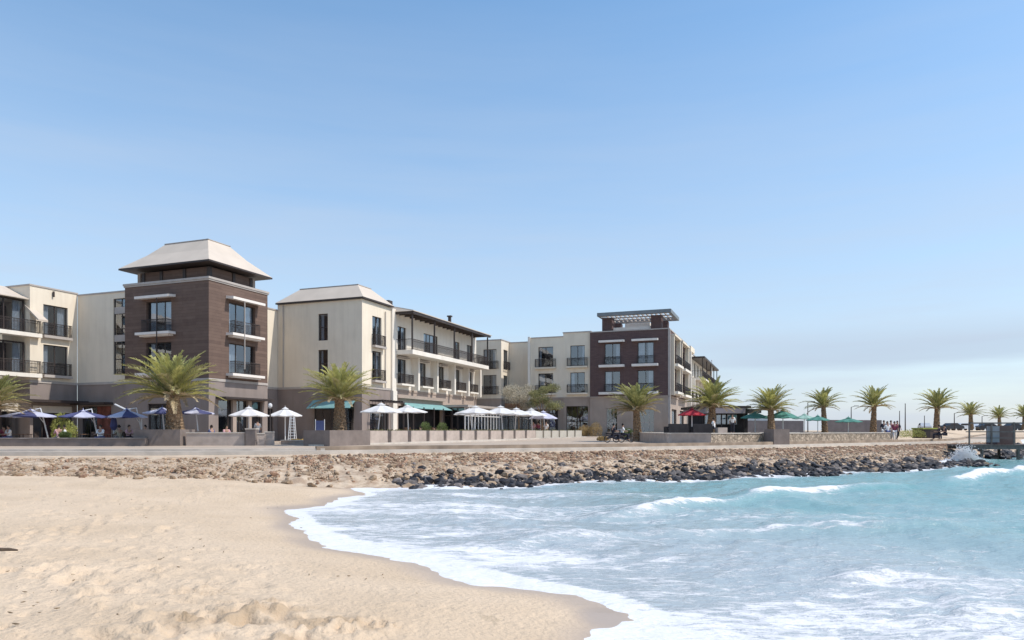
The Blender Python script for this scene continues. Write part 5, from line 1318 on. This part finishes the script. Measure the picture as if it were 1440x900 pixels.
for xp, d, lb in ((598, 64, 'dark potted bush at the teal awning, left one'), (622, 68, 'dark potted bush at the teal awning, right one')):
    r = empty('potted_plant', (P(xp, d), d, 0), lb, 'potted plant', 0); mb = MB(); mb.tube([(0, 0, 0), (0, 0, .6)], [.22, .3], 10); mb.build('pot', DCONC, r)
    o = shrub(0, 0, .6, 1.2, .5, 50, GRN, None, 700, 'foliage'); o.parent = r; del o['category']

# ---------------------------------------------------------------- rocks
def rock_variants(n, sub=2, seed=5):
    out = []; rr = random.Random(seed)
    for k in range(n):
        bm = bmesh.new(); bmesh.ops.create_icosphere(bm, subdivisions=sub, radius=1)
        pl = [(Vector((rr.gauss(0, 1), rr.gauss(0, 1), rr.gauss(0, 1))).normalized(), rr.uniform(.5, .82)) for _ in range(9)]
        for v in bm.verts:
            c = v.co.copy()
            for nn, dd in pl:
                q = c.dot(nn)
                if q > dd: c -= nn*(q-dd)*.92
            c *= 1+rr.uniform(-.04, .04); v.co = Vector((c.x*1.15, c.y, c.z*.8))
        vs_ = np.array([v.co[:] for v in bm.verts]); fs = np.array([[v.index for v in f.verts] for f in bm.faces]); bm.free(); out.append((vs_, fs))
    return out
RV = rock_variants(10); RV1 = rock_variants(8, 1, 9)
KR = resample([q for q in KL if q[0] > -80][:-2], .1); KR = np.array(KR)
def coast_pt(s_index, off):
    i = int(np.clip(s_index, 1, len(KR)-2)); p = KR[i]; d = KR[i+1]-KR[i-1]; d /= np.hypot(*d); n = np.array([d[1], -d[0]]); return p+n*off/(1+.9*float(sstep(np.float64(p[0]), 26, 32)))
def zland(x, y):
    dk_, rv, ds_, bz_ = land_height(np.array([x]), np.array([y])); return float(max(rv[0], bz_[0])), float(rv[0]-bz_[0])
def idx_of_x(x): return int(np.argmin(np.abs(KR[:, 0]-x)))
meshes_black = []
def rmesh(nm, v, f, m):
    me = bpy.data.meshes.new(nm); me.from_pydata(v.tolist(), [], f.tolist()); me.materials.append(m); return me
BK = [rmesh('boulder', v, f, m) for v, f in RV for m in (BLACKROCK,)]+[rmesh('boulder', *RV[k], GREYROCK) for k in range(5)]
TK = [rmesh('boulder', v, f, TANROCK) for v, f in RV[:6]]+[rmesh('boulder', v, f, REDROCK) for v, f in RV[6:8]]
i0, i1 = idx_of_x(-5.6), idx_of_x(33.5)
rr = random.Random(77); cnt = 0
def put(me_list, x, y, z, s, label, group):
    o = bpy.data.objects.new('boulder', rr.choice(me_list)); COL.objects.link(o); o.location = (x, y, z); o.scale = (s*rr.uniform(.8, 1.3), s*rr.uniform(.8, 1.2), s*rr.uniform(.7, 1.05))
    o.rotation_euler = (rr.uniform(-.5, .5), rr.uniform(-.5, .5), rr.uniform(0, 6.28)); tag(o, label, 'boulder', group)
# dark boulders at the waterline, individuals
for k in range(190):
    t = (k+.5)/190; i = i0+(i1-i0)*t; off = rr.choice((6.2, 6.7, 7.2, 7.0, 5.7, 7.5))+rr.uniform(-.3, .3)
    px_ = coast_pt(i, off); z, _ = zland(px_[0], px_[1]); s = rr.uniform(.16, .34)*(.62+.5*t)
    put(BK, px_[0], px_[1], max(z, -1.25)+s*.25, s, 'dark wet boulder in the bank of rocks along the waterline', 'dark boulders along the waterline')
# tan boulders at the toe by the sand
j0, j1 = idx_of_x(-26), idx_of_x(-5)
for k in range(105):
    t = (k+.5)/105; i = j0+(j1-j0)*t; off = rr.uniform(3.4, 6.6)
    px_ = coast_pt(i, off); z, q = zland(px_[0], px_[1]); s = rr.uniform(.10, .22)
    put(TK, px_[0], px_[1], z+s*.15, s, 'tan boulder half sunk in the sandy bank below the promenade', 'tan boulders in the sandy bank')
# uncounted rubble
def rubble(name, n, ia, ib, offf, smin, smax, mats_, wts, label, sink=.1, zmin=-9):
    V = []; Fc = []; Mi = []; base = 0
    X = []
    for k in range(n):
        i = rr.uniform(ia, ib); off = offf(rr); p = coast_pt(i, off); X.append(p)
    X = np.array(X); _, rv, _, bz_ = land_height(X[:, 0], X[:, 1]); zz = np.maximum(rv, bz_)
    for k in range(n):
        v, f = rr.choice(RV1); s = rr.uniform(smin, smax)*(.6+.8*rr.random()**2); a = rr.uniform(0, 6.28); c, sn = math.cos(a), math.sin(a); b = rr.uniform(-.6, .6); cb, sb = math.cos(b), math.sin(b)
        M = np.array([[c, -sn, 0], [sn, c, 0], [0, 0, 1]])@np.array([[1, 0, 0], [0, cb, -sb], [0, sb, cb]])
        vv = (v*np.array([1, rr.uniform(.7, 1), rr.uniform(.7, 1)]))@M.T*s+np.array([X[k, 0], X[k, 1], max(zz[k], zmin)+s*sink])
        V.append(vv); Fc.append(f+base); base += len(v); Mi += [rr.choices(range(len(mats_)), wts)[0]]*len(f)
    me = bpy.data.meshes.new(name); me.from_pydata(np.concatenate(V).tolist(), [], np.concatenate(Fc).tolist())
    for m in mats_: me.materials.append(m)
    me.polygons.foreach_set('material_index', Mi); o = bpy.data.objects.new(name, me); COL.objects.link(o); return tag(o, label, 'rubble', kind='stuff')
rubble('dark_rubble', 3000, i0-20, i1, lambda r: r.gauss(6.9, .6), .10, .27, [BLACKROCK, GREYROCK, TANROCK], [7, 2, 1], 'smaller dark stones packed between the waterline boulders', .1, -1.25)
rubble('tan_rubble', 9000, idx_of_x(-10), idx_of_x(44), lambda r: r.uniform(1.1, 3.0), .05, .13, [TANROCK, REDROCK, PALEROCK, GREYROCK], [4, 6, .4, .3], 'rust and tan rubble packed on the upper bank below the kerb')
rubble('pale_rubble', 4500, idx_of_x(-6), i1, lambda r: r.uniform(3.0, 6.2), .05, .14, [PALEROCK, TANROCK, REDROCK, GREYROCK], [3, 5, 2, .8], 'pale stones on the lower bank above the dark boulders')
rubble('tan_rubble', 8000, idx_of_x(-30), idx_of_x(-4), lambda r: r.uniform(1.4, 6.0), .035, .10, [TANROCK, PALEROCK, REDROCK], [5, 3, 1.5], 'small tan stones in the sandy bank at left')
rubble('dark_rubble', 650, i0, i1, lambda r: r.gauss(5.7, .8), .08, .2, [BLACKROCK, GREYROCK], [3, 4], 'grey and dark stones strewn among the pale ones above the waterline', .1, -1.25)
# rocks behind the jetty
rubble('dark_rubble', 420, idx_of_x(33.5), idx_of_x(55), lambda r: r.gauss(6.5, 1.0), .2, .42, [BLACKROCK, GREYROCK], [5, 2], 'dark rocks under and behind the jetty', .1, -1.2)

# ---------------------------------------------------------------- driftwood, sand debris, spray
def gz(x, y): 
    z, _ = zland(x, y); return z
x, y = P(14, 10.3), 10.3
mb = MB(); mb.tube([(-.45, 0, 0), (-.2, .02, .012), (0, 0, .015), (.12, -.01, .006)], [.022, .026, .024, .012], 7)
o = mb.build('driftwood', mat('driftwood_bark', (.14, .10, .07), .9, var=.2, vscale=8, bump=.6), loc=(x, y, gz(x, y)+.05)); tag(o, 'short dark driftwood stick on the sand at the left edge', 'driftwood')
mb = MB(); rr2 = random.Random(5)
for k in range(420):
    yy_ = 5.6+rr2.random()**1.6*16; xx = rr2.uniform(-.74, .12)*yy_
    if xx > -1.2+(-.25*(yy_-9)): continue
    if fbm(np.array([xx*.8]), np.array([yy_*.8]), 3, 201)[0] < .5: continue
    z0 = gz(xx, yy_); s = rr2.uniform(.006, .02)
    p = Vector((xx, yy_, z0+.02)); a = rr2.uniform(0, 6.28)
    mb.tube([p-Vector((math.cos(a), math.sin(a), .1))*s*1.6, p, p+Vector((math.cos(a), math.sin(a), .25))*s*1.4], [s*.2, s*.45, s*.15], 5)
o = mb.build('beach_litter', mat('dry_weed', (.26, .185, .11), .95, var=.3)); tag(o, 'scattered bits of dry weed and twigs on the sand', 'beach litter', kind='stuff')
# breaking wave spray at the end of the rocks
rr3 = random.Random(8); mb = MB()
for k in range(5000):
    t = rr3.random(); sp = rr3.gauss(0, 1); hgt = 1.15*(1-t**.7)*math.exp(-(sp*.9)**2)+.05*rr3.random()
    x = P(1357, 50.3)+sp*.5+rr3.gauss(0, .1); y = 50.3+rr3.gauss(0, .4); z = -1.15+hgt*rr3.uniform(.7, 1.1)
    s = rr3.uniform(.01, .036); i = len(mb.v)
    for d in ((s, 0, 0), (-s, 0, 0), (0, s, 0), (0, -s, 0), (0, 0, s*1.2), (0, 0, -s*1.2)): mb.v.append((x+d[0], y+d[1], z+d[2]))
    for f in ((0,2,4),(2,1,4),(1,3,4),(3,0,4),(2,0,5),(1,2,5),(3,1,5),(0,3,5)): mb.f.append(tuple(i+q for q in f)); mb.m.append(0)
o = mb.build('sea_spray', mat('spray_white', (.93, .93, .93), .6, var=.01, leaf=.5)); tag(o, 'white burst of spray where a wave hits the end of the rocks', 'sea spray', kind='stuff')
